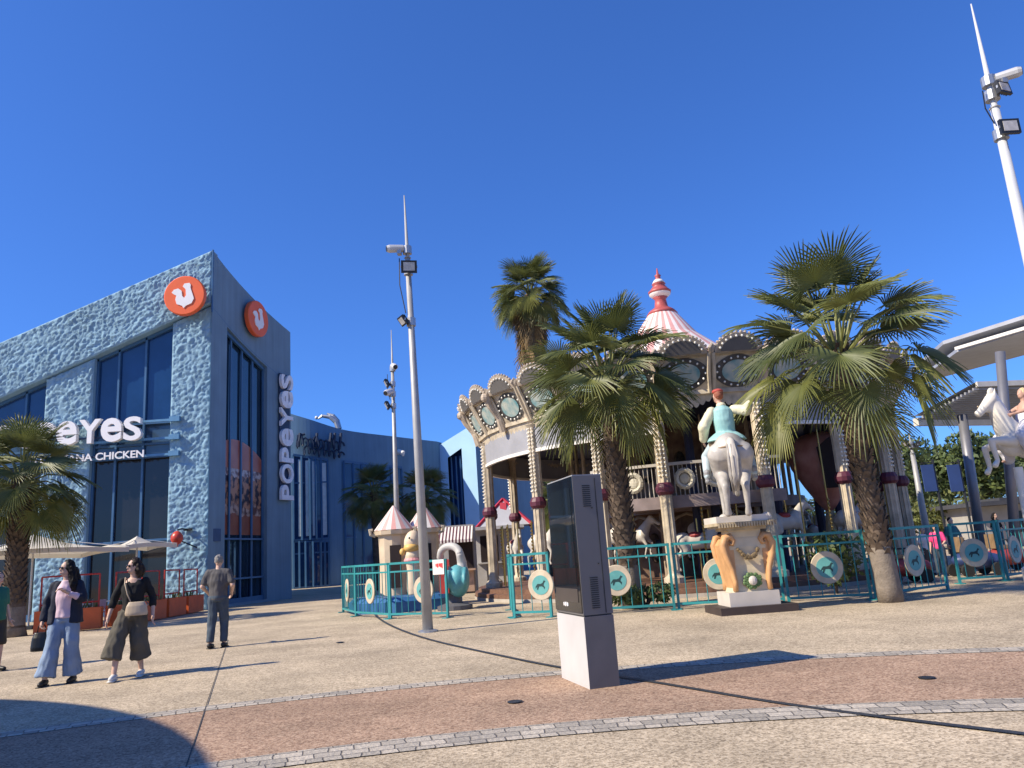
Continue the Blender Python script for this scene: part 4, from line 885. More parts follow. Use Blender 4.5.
fence('teal fence panel with one medallion between the totem and the middle palm', g1, g2, [.52]); fence('teal fence panel with one medallion passing behind the rider statue', g3, g4, [.42])
g5, g6, g7, g8, g9 = G(788, 604.5), G(873, 600), G(876, 600), G(949, 590), G(959, 584)
fence('teal fence panel with one medallion left of the right palm trunk', g5, g6, [.52]); fence('teal fence panel with one medallion right of the palm trunk', g7, g8, [.56]); fence('teal fence panel with one medallion right of the open teal gap', g9, G(1006, 581), [.42]); fence('teal fence panel with one medallion at the right edge of the picture', G(1008, 580.5), G(1058, 572), [.2])
b0 = G(896, 556, .2); fence('short teal fence panel with a blank plate behind the right palm trunk', (b0.x-.3, 24.5), (b0.x+1.9, 25.2), [], sign=None); fence('teal fence panel in the back row right of the pink top person', (b0.x+2.0, 25.2), (b0.x+4.4, 26.2), []); fence('teal fence panel in the back row under the raised white horse', (b0.x+4.5, 26.2), (b0.x+7.4, 27.2), [])
# ------------------------------------------------------------------ rider statue on a pedestal
SW_ = mat('statue_white', (.60, .54, .46), .4, .1, 3, dirt=.3); SGREY = mat('statue_grey_white', (.42, .39, .35), .42, .3, 4, dirt=.6)
VTEAL = mat('vest_teal', (.30, .52, .50), .5, .1, 4); SLV = mat('sleeve_cream', (.68, .64, .44), .5, .08, 4); HAIR = mat('hair_red', (.28, .09, .05), .7, .2, 20); SKN = mat('skin', (.50, .30, .22), .5, .08, 8); TRS = mat('statue_trouser', (.42, .50, .52), .5, .1, 3); BRN = mat('saddle_brown', (.24, .16, .09), .6, .2, 5)
PC = mat('pedestal_cream', (.62, .51, .33), .6, .12, 4, dirt=.25); PGO = mat('scroll_ochre', (.55, .30, .13), .55, .15, 5, dirt=.2); SLAB = mat('brown_slab', (.05, .035, .03), .6, .2, 4); GRN = mat('garland_green', (.10, .17, .06), .6, .3, 9)
SP = Vector((4.36, 15.75, 0)); st = thing('rider_statue', 'painted rider on a white horse seen from behind on an ornate scroll pedestal', 'statue', SP, world=True)
rz0 = R_(3); RP = Matrix.Translation(SP)@Matrix.Rotation(rz0, 4, 'Z')
a = MB(); a.box((0, 0, .07), (1.5, 1.1, .14)); a.xform(RP); a.build('base_slab', SLAB, st)
a = MB(); a.box((-.02, 0, .27), (.98, .8, .26)); a.xform(RP); a.build('plinth', SW_, st)
a = MB()
for z0, z1, wa, wb in ((.40, .55, .74, .66), (.55, .9, .66, .62), (.9, 1.25, .62, .72), (1.25, 1.42, .72, .64), (1.42, 1.58, .62, .62)):
    A_ = [Vector((x*wa/2, y*wa/2*.85, z0)) for x, y in ((-1, -1), (1, -1), (1, 1), (-1, 1))]; B_ = [Vector((x*wb/2, y*wb/2*.85, z1)) for x, y in ((-1, -1), (1, -1), (1, 1), (-1, 1))]
    a.quad(*reversed(A_)); a.quad(*B_)
    for i in range(4): a.quad(A_[i], A_[(i+1) % 4], B_[(i+1) % 4], B_[i])
a.xform(RP); ped = a.build('pedestal', PC, st)
for s in (-1, 1):
    a = MB(); a.smooth = True
    path = [(s*.34, .42), (s*.33, .6), (s*.37, .85), (s*.46, 1.1), (s*.49, 1.3), (s*.43, 1.44), (s*.33, 1.46), (s*.27, 1.38), (s*.30, 1.30), (s*.35, 1.32)]
    a.tube([(x, -.30, z) for x, z in path], [(.05, .07), (.05, .08), (.06, .09), (.07, .1), (.08, .1), (.075, .1), (.065, .09), (.05, .08), (.04, .07), (.03, .06)], 10); a.tube([(x, .30, z) for x, z in path], .07, 8)
    a.smooth = False; a.prism([(s*.34, .42), (s*.47, 1.1), (s*.49, 1.3), (s*.4, 1.42), (s*.28, 1.3), (s*.30, .42)], (0, .3, 0), (1, 0, 0), (0, 0, 1), .6 if True else 0); a.xform(RP); a.build('scroll', PGO, st)
a = MB(); rnd = random.Random(3)
for i in range(26): u = -1+2*i/25; a.ball((u*.2+rnd.uniform(-.01, .01), -.33-.03*(1-u*u), 1.2-.16*(1-u*u)+rnd.uniform(-.02, .02)), rnd.uniform(.025, .045), 6, 5)
a.xform(RP); a.build('garland', mat('garland_dark', (.17, .12, .06), .5, .3, 12), ped)
a = MB()
for i in range(30): an = i*2.4; r = .05+.12*(i/30)**.5; a.ball((r*math.cos(an), -.33, .60+r*.8*math.sin(an)), (.045, .03, .04), 6, 4)
a.xform(RP); lf = a.build('leaf_rosette', GRN, ped); a = MB(); a.ball((0, -.36, .6), (.085, .05, .09), 10, 8); a.xform(RP); a.build('flower', SW_, ped)
a = MB(); a.box((0, 0, 1.60), (.8, .68, .06)); a.box((0, 0, 1.655), (1.08, .86, .05)); a.box((0, 0, 1.70), (1.18, .94, .06))
for k in range(22): a.box((-.56+k*.0535, -.475, 1.675), (.028, .03, .09))
a.xform(RP); a.build('cornice', mat('cornice_buff', (.42, .34, .22), .6, .2, 6), st)
a = MB(); a.box((-.08, 0, 1.79), (1.02, .86, .12)); a.ball((.46, -.3, 1.79), .1, 10, 8); a.ball((-.4, -.3, 1.8), .1, 10, 8); a.xform(RP); a.build('top_slab', SW_, st)
HM = RP@Matrix.Translation((-.02, .08, 1.84))@Matrix.Rotation(R_(-14), 4, 'Z')@Matrix.Diagonal((1.12, 1.05, 1.10, 1))
a = horse_mb(((0, 0), (.9, 1)), (.15, 0)); a.xform(HM); hs_ = blob('horse', a, SGREY, st, voxel=.02, smooth=12)
a = tail_mb(); a.xform(HM); t_ = a.build('tail', SW_, hs_); a = MB(); a.smooth = True; rnd = random.Random(9)
for i in range(22):
    an = i*.9; ox, oy = .075*math.cos(an), .05*math.sin(an); a.tube([(ox*.4, -.84, 1.36), (ox, -.98+oy, 1.22), (ox*1.25+.01, -1.05+oy, 1.0), (ox*1.1+rnd.uniform(-.02, .02), -1.02+oy, .7), (ox*.5+rnd.uniform(-.03, .03), -.96+oy, .42+rnd.uniform(-.08, .1))], [.015, .022, .024, .02, .004], 5)
a.xform(HM); a.build('tail_strand', mat('tail_grey', (.36, .33, .29), .6, .2, 9), hs_)
a = mane_mb(); a.xform(HM); blob('mane', a, SW_, hs_, .025, 3, .01, 14)
a = MB(); a.tube([(.30, -.35, 1.28), (.27, -.72, 1.2), (.0, -.90, 1.22), (-.27, -.72, 1.2), (-.30, -.35, 1.28)], .018, 6); a.tube([(.3, .35, 1.2), (.22, .72, 1.1), (0, .8, 1.08), (-.22, .72, 1.1), (-.3, .35, 1.2)], .018, 6); a.xform(HM); a.build('harness', BRN, hs_)
a = MB(); a.ball((0, -.02, 1.37), (.33, .38, .17), 14, 8); a.ball((0, -.22, 1.43), (.27, .12, .12), 12, 8); a.xform(HM); a.build('saddle', BRN, hs_)
# rider, one continuous body
def body_mb(J, fem=False, hd=Vector((0, -1, 0)), nose=True):
    """J: joints dict in metres; torso upright. hd: facing of the head"""
    b = MB(); pz, sh = J['pelvis'], J['neck']; up_ = (sh-pz); 
    for u, rx, ry in ((-.06, .13, .1), (.06, .165, .115), (.3, .135, .095), (.55, .145, .105), (.8, .16, .105), (.94, .13, .08)):
        pass
    rg = [(pz+up_*u, rx, ry) for u, rx, ry in ((-.1, .10, .09), (.03, .165, .12), (.3, .135 if fem else .15, .1), (.55, .15, .115), (.82, .155, .1), (.95, .10, .075), (1.0, .06, .055))]
    b.tube([r[0] for r in rg], [(r[1], r[2]) for r in rg], 18)
    b.cap(sh-up_*.05, J['head']-Vector((0, 0, .06)), .055, .05); hd = hd.normalized(); sd = Vector((-hd.y, hd.x, 0)).normalized()
    Mx = Matrix((sd, -hd, Vector((0, 0, 1)))).transposed(); H_ = J['head']
    b.ball(H_, (.073, .092, .112), 16, 12, Mx); b.ball(H_+hd*.03-Vector((0, 0, .055)), (.054, .062, .06), 12, 8, Mx)
    b.ball(H_+hd*.095-Vector((0, 0, .02)), (.014, .02, .024), 8, 6, Mx); b.ball(H_+hd*.085-Vector((0, 0, .06)), (.024, .014, .012), 8, 6, Mx)
    for s in (-1, 1): b.ball(H_+sd*s*.074-Vector((0, 0, .01)), (.012, .022, .032), 8, 6, Mx)
    for s in 'LR':
        S, E_, W = J['sh'+s], J['el'+s], J['wr'+s]; b.cap(S, E_, .05, .04); b.cap(E_, W, .042, .027)
        hdv = J.get('hand'+s, (W-E_).normalized()); pn = J.get('palm'+s, Vector((1, 0, 0))); pn = (pn-hdv*pn.dot(hdv)).normalized(); sx = hdv.cross(pn).normalized(); curl = J.get('curl'+s, .35)
        pal = MB(); K = W+hdv*.095; b.cap(W, W+hdv*.05, .027, .03, 8)
        for k in (-1.5, -.5, .5, 1.5): b.cap(W+hdv*.03+sx*k*.011, K+sx*k*.02, .016, .014, 8)
        for k, l in ((-1.5, .062), (-.5, .078), (.5, .083), (1.5, .072)):
            q0 = K+sx*k*.021; d1 = (hdv*math.cos(curl)+pn*math.sin(curl)); q1 = q0+d1*l*.55; d2 = hdv*math.cos(curl*2.2)+pn*math.sin(curl*2.2); b.cap(q0, q1, .0105, .0095, 8); b.cap(q1, q1+d2*l*.5, .0095, .008, 8)
        th = W+hdv*.03+sx*.026; t1 = th+(sx*.7+hdv*.7+pn*.35).normalized()*.045; b.cap(th, t1, .014, .011, 8); b.cap(t1, t1+(hdv*.8+pn*.5+sx*.2).normalized()*.035, .011, .009, 8)
        Hp, Kn, An = J['hip'+s], J['kn'+s], J['an'+s]; b.cap(Hp, Kn, .085, .055); b.cap(Kn, An, .058, .036); ft = J.get('toe'+s, Vector((0, -1, 0))); b.cap(An-Vector((0, 0, .03)), An+ft*.15-Vector((0, 0, .055)), .038, .028)
    return b
def V(*p): return Vector(p)
J = dict(pelvis=V(0, -.05, 1.52), neck=V(-.02, -.12, 2.05), head=V(-.06, -.06, 2.24), shL=V(-.2, -.1, 1.98), elL=V(-.36, -.1, 1.72), wrL=V(-.38, .1, 1.52), shR=V(.19, -.1, 1.98), elR=V(.38, -.16, 1.93), wrR=V(.47, -.02, 2.06), hipL=V(-.12, -.05, 1.5), knL=V(-.37, .2, 1.22), anL=V(-.40, .0, .80), toeL=V(0, 1, 0), hipR=V(.12, -.05, 1.5), knR=V(.37, .2, 1.22), anR=V(.4, 0, .8), toeR=V(0, 1, 0))
RM_ = HM@Matrix.Diagonal((1/1.12, 1/1.05, 1/1.1, 1))@Matrix.Translation((0, 0, -.14))@Matrix.Scale(1.17, 4)
a = body_mb(J, hd=V(-.5, 1, 0)); a.xform(RM_); rid = blob('rider', a, SKN, st, .012, 4)
a = MB(); a.loft([(0, -.05, 1.44, .2, .16), (0, -.05, 1.6, .175, .14), (-.01, -.09, 1.8, .185, .145), (-.02, -.11, 1.98, .175, .125), (-.02, -.12, 2.06, .08, .075)]); a.loft([(0, -.12, 1.43, .35, .30), (0, -.10, 1.50, .30, .25), (0, -.06, 1.58, .20, .16)]); a.xform(RM_); blob('waistcoat', a, VTEAL, rid, .018, 4, .006)
a = MB()
for s in 'LR': a.cap(J['sh'+s], J['el'+s], .085, .10); a.cap(J['el'+s], J['el'+s].lerp(J['wr'+s], .98), .105, .07)
a.ball(V(-.02, -.12, 2.07), (.09, .085, .05), 12, 8); a.xform(RM_); blob('shirt_sleeves', a, SLV, rid, .016, 4, .008)
a = MB(); a.ball(J['head']+V(.02, -.03, .03), (.085, .1, .105), 14, 10); a.xform(RM_); blob('hair', a, HAIR, rid, .012, 2, .01, 40)
a = MB(); a.smooth = True; a.ball(J['head']+V(.01, -.01, .09), (.1, .11, .05), 14, 8); a.xform(RM_); a.build('cap', mat('cap_red', (.42, .07, .05), .6, .2, 8), rid)
a = MB()
for s in 'LR': a.cap(J['hip'+s], J['kn'+s], .11, .085); a.cap(J['kn'+s], J['an'+s]+V(0, 0, .05), .085, .06)
a.xform(RM_); blob('trousers', a, TRS, rid, .018, 4, .006)
a = MB()
for s in 'LR': a.cap(J['an'+s]+V(0, 0, .12), J['an'+s], .058, .045); a.cap(J['an'+s]+V(0, 0, -.03), J['an'+s]+V(0, .17, -.05), .048, .035)
a.xform(RM_); a.build('boot', mat('boot_grey', (.3, .3, .3), .4), rid)
# rearing white horse on a pole at the right edge
sp = at(993, 456, 18.2); s2 = thing('horse_statue', 'rearing cream white horse with a fair haired rider on a white pole, right edge', 'statue', (sp.x+.1, 18.2, 0))
HX = Matrix.Translation((sp.x+.66, 18.2, sp.z-1.05))@Matrix.Rotation(R_(97), 4, 'Z')@Matrix.Rotation(R_(15), 4, 'X')@Matrix.Diagonal((1.15, 1.1, 1.15, 1))
CW = mat('statue_cream_white', (.74, .69, .60), .35, .08, 3, dirt=.2)
a = horse_mb(((.95, 1.2), (.75, 1.0)), (.6, .9), .06, .12); a.xform(HX); h2 = blob('horse', a, CW, s2, .018, 5)
a = mane_mb(.06); a.xform(HX); blob('mane', a, CW, h2, .02, 3); a = tail_mb(); a.xform(HX); a.build('tail', CW, h2)
a = MB(); a.ball((0, -.02, 1.37), (.32, .34, .16), 14, 8); a.tube([(.26, .52, 1.0), (.0, .62, .92), (-.26, .52, 1.0)], .03, 6); a.tube([(.1, 1.2, 1.72), (.22, .7, 1.55), (.1, .2, 1.55)], .015, 5); a.xform(HX); a.build('saddle', mat('saddle_tan', (.52, .40, .26), .5, .15, 4), h2)
J2 = dict(pelvis=V(0, -.1, 1.5), neck=V(0, -.2, 2.0), head=V(0, -.18, 2.18), shL=V(-.17, -.2, 1.92), elL=V(-.25, .03, 1.78), wrL=V(-.16, .25, 1.72), shR=V(.17, -.2, 1.92), elR=V(.25, .03, 1.78), wrR=V(.16, .25, 1.72), hipL=V(-.1, -.08, 1.48), knL=V(-.34, .22, 1.24), anL=V(-.36, .05, .86), toeL=V(0, 1, 0), hipR=V(.1, -.08, 1.48), knR=V(.34, .22, 1.24), anR=V(.36, .05, .86), toeR=V(0, 1, 0))
a = body_mb(J2, True, hd=V(0, 1, 0)); 
HY = HX@Matrix.Rotation(R_(-12), 4, 'X'); a.xform(HY); r2 = blob('rider', a, SKN, s2, .012, 4)
a = MB(); a.loft([(0, -.1, 1.3, .42, .42), (0, -.1, 1.45, .3, .28), (0, -.12, 1.6, .17, .13), (0, -.17, 1.8, .17, .13), (0, -.2, 1.95, .12, .1)])
for s in 'LR': a.cap(J2['hip'+s], J2['kn'+s], .16, .15); a.cap(J2['kn'+s], J2['an'+s], .15, .12)
a.xform(HY); blob('dress', a, mat('dress_pale', (.62, .61, .66), .6, .08, 4), r2, .02, 4, .02, 6)
a = MB(); a.ball(J2['head']+V(0, -.03, .03), (.09, .1, .1), 12, 8); a.ball(J2['head']+V(0, -.1, -.08), (.08, .07, .13), 12, 8); a.xform(HY); blob('hair', a, mat('hair_fair', (.60, .46, .24), .6, .2, 15), r2, .014, 2, .008, 30)
a = MB(); a.lathe([(.35, 0), (.35, .3), (.24, .36), (.11, .5), (.10, sp.z-.3)], (sp.x+.52, 18.2, 0), 16); a.build('pole', WHITE, s2)
# ------------------------------------------------------------------ steel canopy and pavilion on the right
CG = mat('canopy_grey', (.42, .42, .43), .5, .1, 1.5, metal=.3); CGD = mat('canopy_column', (.20, .20, .22), .45, .1, 2, metal=.4); LOUV = mat('louvre_grey', (.30, .30, .31), .5, .15, 2)
cn = thing('steel_canopy', 'grey steel shade canopy with louvred roof on slanting columns at right', 'canopy', (20, 28, 0))
Z1 = 8.6; Pq = [G(957, 352, Z1), G(1024, 332, Z1)]; e_ = (Pq[1]-Pq[0]); fr = [Pq[0], Pq[0]+e_*2.6]; bk = [p+Vector((2.5, 9, .3)) for p in fr]
a = MB(); a.quad(fr[0], fr[1], bk[1], bk[0]); a.quad(*[p+Vector((0, 0, .14)) for p in (fr[0], bk[0], bk[1], fr[1])]); a.quad(fr[0], fr[0]+V(0, 0, .14), fr[1]+V(0, 0, .14), fr[1]); a.quad(fr[0], bk[0], bk[0]+V(0, 0, .14), fr[0]+V(0, 0, .14)); a.build('upper_roof', CG, cn)
a = MB(); a.bar(fr[0]+V(-.1, -.12, .12), fr[1]+V(-.1, -.08, .07), .13); a.build('roof_edge', WHITE, cn)
f2 = [p+V(.4, 1.6, .75) for p in fr]; b2_ = [p+V(2.0, 7, .2) for p in f2]; a = MB(); a.quad(f2[0], f2[1], b2_[1], b2_[0]); a.quad(*[p+Vector((0, 0, .16)) for p in (f2[0], b2_[0], b2_[1], f2[1])]); a.quad(f2[0], f2[0]+V(0, 0, .16), f2[1]+V(0, 0, .16), f2[1]); a.quad(f2[0], b2_[0], b2_[0]+V(0, 0, .16), f2[0]+V(0, 0, .16)); a.build('top_roof', CG, cn)
Z2 = 5.5; A0, A1, A2, A3 = G(977, 387, Z2+.9), G(1060, 384, Z2+.9), G(1075, 420, Z2), G(915, 421, Z2)
a = MB(); n = 16
for i in range(n):
    u = i/n; p, q = A3.lerp(A0, u), A2.lerp(A1, u); a.bar(p, q, .5*((A3-A0).length/n), .1)
    
a.quad(A0+V(0, 0, .2), A1+V(0, 0, .2), A2+V(0, 0, .2), A3+V(0, 0, .2)); a.build('louvre_roof', LOUV, cn)
a = MB(); a.bar(A3+V(0, -.05, -.05), A2+V(0, -.05, -.05), .25, .3); a.bar(A0+V(0, 0, .1), A1+V(0, 0, .1), .12, .2); a.build('fascia', mat('canopy_fascia', (.62, .58, .50), .5), cn)
for (xa, ya, xb, yb, Y, rr) in ((1000, 352, 1014, 549, 25.0, .15), (962, 415, 981, 546, 30.0, .18), (1052, 350, 1075, 545, 26, .15)):
    p = at(xb, yb, Y); q = at(xa, ya, Y); p.z = 0; a = MB(); a.smooth = True; a.tube([p, (q.x+ (p.x-q.x)*.0, Y, q.z)], rr, 14); a.build('column', CGD, cn)
pv = thing('pavilion', 'low grey pavilion with a dark flat roof behind the rearing horse', 'kiosk', at(1000, 545, 42)); P0 = at(976, 545, 42); 
a = MB(); a.box((P0.x+3.2, 43.5, 1.1), (6.2, 3, 2.2)); a.build('wall', mat('pavilion_wall', (.34, .32, .29), .7, .1, 2), pv)
a = MB(); a.box((P0.x+3.6, 43, 2.32), (8, 4.6, .22)); a.box((P0.x+3.6, 42.5, 2.5), (5, 3, .15)); a.build('roof', mat('pavilion_roof', (.06, .06, .065), .6), pv)
a = MB(); a.box((P0.x+3.9, 41.98, 1.3), (3.2, .05, 1.1)); a.build('window', GL2, pv)
for px, lab in ((929, 'left blue banner hanging beside the slender mast'), (955, 'right blue banner hanging beside the canopy column')):
    q = at(px, 478, 38); t = thing('banner', lab, 'banner', (q.x, 38, 0), 'blue banners'); a = MB(); a.box((q.x, 38, q.z), (.6, .05, 1.3)); a.build('panel', mat('banner_blue', (.035, .07, .2), .6, .15, 1), t); a = MB(); a.tube([(q.x+.35, 38.05, 0), (q.x+.35, 38.05, q.z+.9)], .06, 8); a.bar((q.x-.3, 38.05, q.z+.75), (q.x+.35, 38.05, q.z+.75), .04); a.build('post', DARKM, t)
# ------------------------------------------------------------------ kiddie playhouse enclosure
PBLUE = mat('platform_blue', (.03, .13, .30), .5, .15, 3, dirt=.2); PLC = mat('playhouse_cream', (.58, .46, .32), .55, .12, 3, dirt=.2); PNK = mat('soft_pink', (.62, .27, .26), .5, .1, 3)
pq = at(404, 560, 25.2); px0, py0 = pq.x, 25.2
t = thing('kiddie_playhouse', 'small cream playhouse with two pink striped pointed roofs inside the left teal fence', 'playhouse', (px0, py0, 0), 'kiddie rides')
a = MB(); a.lathe([(1.75, 0), (1.75, .3), (1.6, .42)], (px0+.1, py0-.6, 0), 8); a.build('platform', PBLUE, t)
for i, (dx, dy, r) in enumerate(((-.28, 0, .52), (.62, .5, .48))):
    a = MB(); a.lathe([(r, .4), (r*.96, 1.4), (r, 2.25), (r*1.25, 2.3), (r*1.28, 2.42), (r*1.1, 2.45)], (px0+dx, py0+dy, 0), 12); w_ = a.build('tower', PLC, t)
    a = MB(); n = 24
    for k in range(n):
        a.cur = k % 2; q, b = 2*math.pi*k/n, 2*math.pi*(k+1)/n; R1 = r*1.25
        a.quad((px0+dx+R1*math.cos(q), py0+dy+R1*math.sin(q), 2.44), (px0+dx+R1*math.cos(b), py0+dy+R1*math.sin(b), 2.44), (px0+dx+.03*math.cos(b), py0+dy+.03*math.sin(b), 3.22), (px0+dx+.03*math.cos(q), py0+dy+.03*math.sin(q), 3.22))
    a.build('roof', [PINKS, WROOF], w_)
    a = MB(); a.box((px0+dx+.1, py0+dy-r, 1.3), (.34, .08, 1.3)); a.build('doorway', mat('dark_inside', (.02, .012, .012), .8), w_)
    a = MB()
    for s in (-1, 1): a.tube([(px0+dx+s*r*1.1, py0+dy-.25, 2.28), (px0+dx+s*r*1.35, py0+dy-.3, 2.33), (px0+dx+s*r*1.4, py0+dy-.3, 2.48), (px0+dx+s*r*1.25, py0+dy-.3, 2.46)], .06, 6)
    a.build('scroll', CREAM, w_)
a = MB(); a.box((px0+.2, py0+.6, 1.3), (1.7, .2, 1.8)); a.build('back_wall', mat('play_red', (.36, .07, .06), .5, .2, 3), t)
fq = at(413, 560, 24.3); fx, fy = fq.x, 24.3
f = thing('ride_figure', 'pale round headed ride figure standing before the playhouse', 'figure', (fx, fy, .42), 'kiddie rides')
a = MB(); a.ball((fx, fy, 2.0), (.26, .25, .36), 18, 12, Matrix.Rotation(R_(10), 3, 'Y')); a.loft([(fx, fy, .42, .2, .2), (fx, fy, .6, .22, .22), (fx, fy, 1.2, .2, .2), (fx, fy, 1.6, .26, .24), (fx, fy, 1.75, .2, .2)]); blob('body', a, mat('figure_cream', (.66, .52, .36), .5, .1, 4), f, .025, 5)
a = MB(); a.smooth = True; a.ball((fx-.02, fy-.05, 1.83), (.25, .26, .16), 14, 10); a.ball((fx-.3, fy-.1, 1.72), (.09, .08, .11), 10, 8); a.build('collar', mat('figure_yellow', (.68, .42, .12), .5), f)
a = MB(); a.ball((fx-.05, fy-.27, 2.12), (.03, .02, .035), 8, 6); a.build('eye', DK, f)
a = MB(); a.lathe([(.27, 1.38), (.29, 1.45), (.25, 1.52)], (fx, fy, 0), 16); a.build('belt', PNK, f)
sq = at(449, 556, 22.6); sx, sy = sq.x, 22.6
s = thing('swan_ride', 'teal and red swan shaped ride with a curled pale neck right of the tall mast', 'ride', (sx, sy, 0), 'kiddie rides')
a = MB(); pts = [(sx+.02+.30*math.cos(R_(q)), sy-.1+.002*q, 1.52+.25*math.sin(R_(q))) for q in range(0, 191, 19)]; a.tube(pts, [.12-.002*i for i in range(len(pts))], 10); a.ball(pts[-1], (.12, .09, .1), 10, 8); a.tube([pts[0]+V(0,0,.03) if False else (pts[0][0], pts[0][1], pts[0][2]+.03), (sx+.36, sy, 1.3), (sx+.36, sy, 1.0), (sx+.3, sy, .8)], [.12, .14, .18, .24], 10); blob('neck', a, mat('swan_grey', (.50, .48, .44), .5, .12, 5), s, .025, 4)
a = MB(); a.ball((sx+.22, sy, .78), (.33, .5, .46), 20, 14); a.ball((sx+.12, sy+.5, .85), (.24, .4, .3), 16, 10); a.ball((sx-.02, sy-.2, .9), (.12, .42, .26), 16, 10, Matrix.Rotation(.4, 3, 'X')); a.ball((sx+.44, sy-.1, .9), (.12, .42, .26), 16, 10, Matrix.Rotation(.4, 3, 'X')); blob('body', a, mat('swan_teal', (.10, .33, .36), .45, .15, 3), s, .03, 4)
a = MB(); a.box((sx-.14, sy-.1, .85), (.26, .5, .75)); a.box((sx-.14, sy+.15, 1.15), (.24, .1, .5)); a.build('seat', mat('swan_red', (.45, .05, .04), .45), s)
a = MB(); a.lathe([(.5, 0), (.5, .12), (.2, .2), (.16, .5)], (sx+.1, sy, 0), 16); a.build('base', mat('ride_base', (.10, .10, .11), .6), s)
# snack stall and ticket booth
q0 = at(437, 560, 32); t = thing('snack_stall', 'snack stall with a dark and white striped awning behind the swan ride', 'stall', (q0.x+.8, 32, 0)); X0, X1 = q0.x, at(474, 560, 32).x; zb, zt_ = at(455, 540, 32).z, at(455, 525.5, 32.6).z
a = MB(); a.box(((X0+X1)/2, 33.2, zt_/2), (X1-X0, 1.6, zt_)); a.build('wall', mat('stall_grey', (.34, .33, .32), .6, .1, 2), t)
a = MB(); n = 22
for k in range(n):
    a.cur = k % 2; u0, u1 = X0+(X1-X0)*k/n, X0+(X1-X0)*(k+1)/n; a.quad((u0, 31.5, zb), (u1, 31.5, zb), (u1, 32.5, zt_), (u0, 32.5, zt_)); a.quad((u0, 31.5, zb), (u1, 31.5, zb), (u1, 31.5, zb-.12), (u0, 31.5, zb-.12))
a.build('awning', [mat('awning_plum', (.10, .035, .05), .7), WROOF], t)
a = MB(); a.box(((X0+X1)/2+.2, 32.38, 1.55), (X1-X0-.5, .06, 1.1)); a.build('hatch', mat('dark_inside', (.02, .012, .012), .8), t)
a = MB(); a.box(((X0+X1)/2+.2, 32.2, .95), (X1-X0-.3, .5, .08)); a.box(((X0+X1)/2+.2, 32.3, .5), (X1-X0-.5, .2, .85)); a.build('counter', mat('counter_tan', (.42, .28, .2), .6, .3, 4), t)
q0, q1 = at(474, 560, 35.5), at(523, 560, 35.5); X0, X1 = q0.x, q1.x; zc = at(490, 530, 35.5).z; t = thing('ticket_booth', 'white ticket booth with a steep red trimmed roof left of the carousel', 'booth', ((X0+X1)/2, 36, 0))
a = MB(); a.box(((X0+X1)/2, 36.6, zc/2), (X1-X0, 2, zc)); a.build('wall', mat('booth_white', (.50, .48, .47), .6, .08, 2), t)
a = MB(); a.box(((X0+X1)/2-.1, 36.2, zc+.07), (X1-X0+.5, 3, .14)); a.build('eave', mat('booth_trim', (.45, .43, .42), .6), t)
a = MB(); a.box((X0+.72, 35.58, 1.75), (.8, .06, 1.15)); a.build('window', mat('dark_inside', (.02, .012, .012), .8), t)
a = MB(); a.box((X0+.72, 35.5, 1.12), (1.1, .3, .06)); a.box((X0+.3, 35.55, .6), (.5, .1, 1.0)); a.build('shelf', mat('booth_trim', (.45, .43, .42), .6), t)
ap = at(503, 499, 36.3); wz = zc+.14; bl_, br_ = Vector((ap.x-1.25, 35.3, wz)), Vector((ap.x+1.25, 35.3, wz)); bb, bc = Vector((ap.x-1.25, 37.6, wz)), Vector((ap.x+1.25, 37.6, wz)); a = MB()
for p, q in ((bl_, br_), (br_, bc), (bc, bb), (bb, bl_)): a.quad(p, q, ap)
rf = a.build('roof', mat('booth_roof', (.42, .42, .45), .6, .06, 2), t, fixn=False); a = MB()
for p in (bl_, br_, bc, bb): a.bar(p, ap, .12)
a.bar((ap.x-.05, 35.6, wz), (ap.x-.0, 36.1, ap.z-.2), .3, .1); a.build('trim', mat('trim_red', (.42, .03, .05), .5), rf)
# small ride cars on the right
RC1 = mat('ride_dark_red', (.25, .04, .04), .4, .2, 4); RC2 = mat('ride_navy', (.03, .05, .14), .4, .2, 4); WH = mat('tyre', (.02, .02, .02), .8)
for i, (px, Y, lab, mt) in enumerate(((905, 20.6, 'small dark red ride car behind the palm trunk base', RC1), (978, 21.5, 'small navy ride car behind the fence under the canopy column', RC2), (1012, 22.5, 'small dark red ride car at the right edge behind the fence', RC1))):
    q = at(px, 580, Y); x, y = q.x, Y; t = thing('ride_car', lab, 'ride car', (x, y, 0), 'small ride cars'); a = MB(); a.ball((x, y, .42), (.62, .36, .26), 14, 10); a.ball((x+.45, y, .38), (.3, .3, .2), 12, 8); blob('body', a, mt, t, .035, 3)
    a = MB(); a.box((x-.15, y, .68), (.35, .45, .1)); a.box((x-.36, y, .85), (.1, .45, .4)); a.build('seat', BRN, t); a = MB(); a.tube([(x+.15, y, .6), (x+.08, y, .85)], .02, 6); a.lathe([(.13, .85), (.15, .87), (.13, .89)], (x+.08, y, 0), 12); a.build('steering_wheel', DARKM, t)
    for wx in (-.4, .42):
        for wy in (-.34, .34): a = MB(); a.tube([(x+wx, y+wy-.05, .17), (x+wx, y+wy+.05, .17)], .17, 14); a.build('wheel', WH, t)
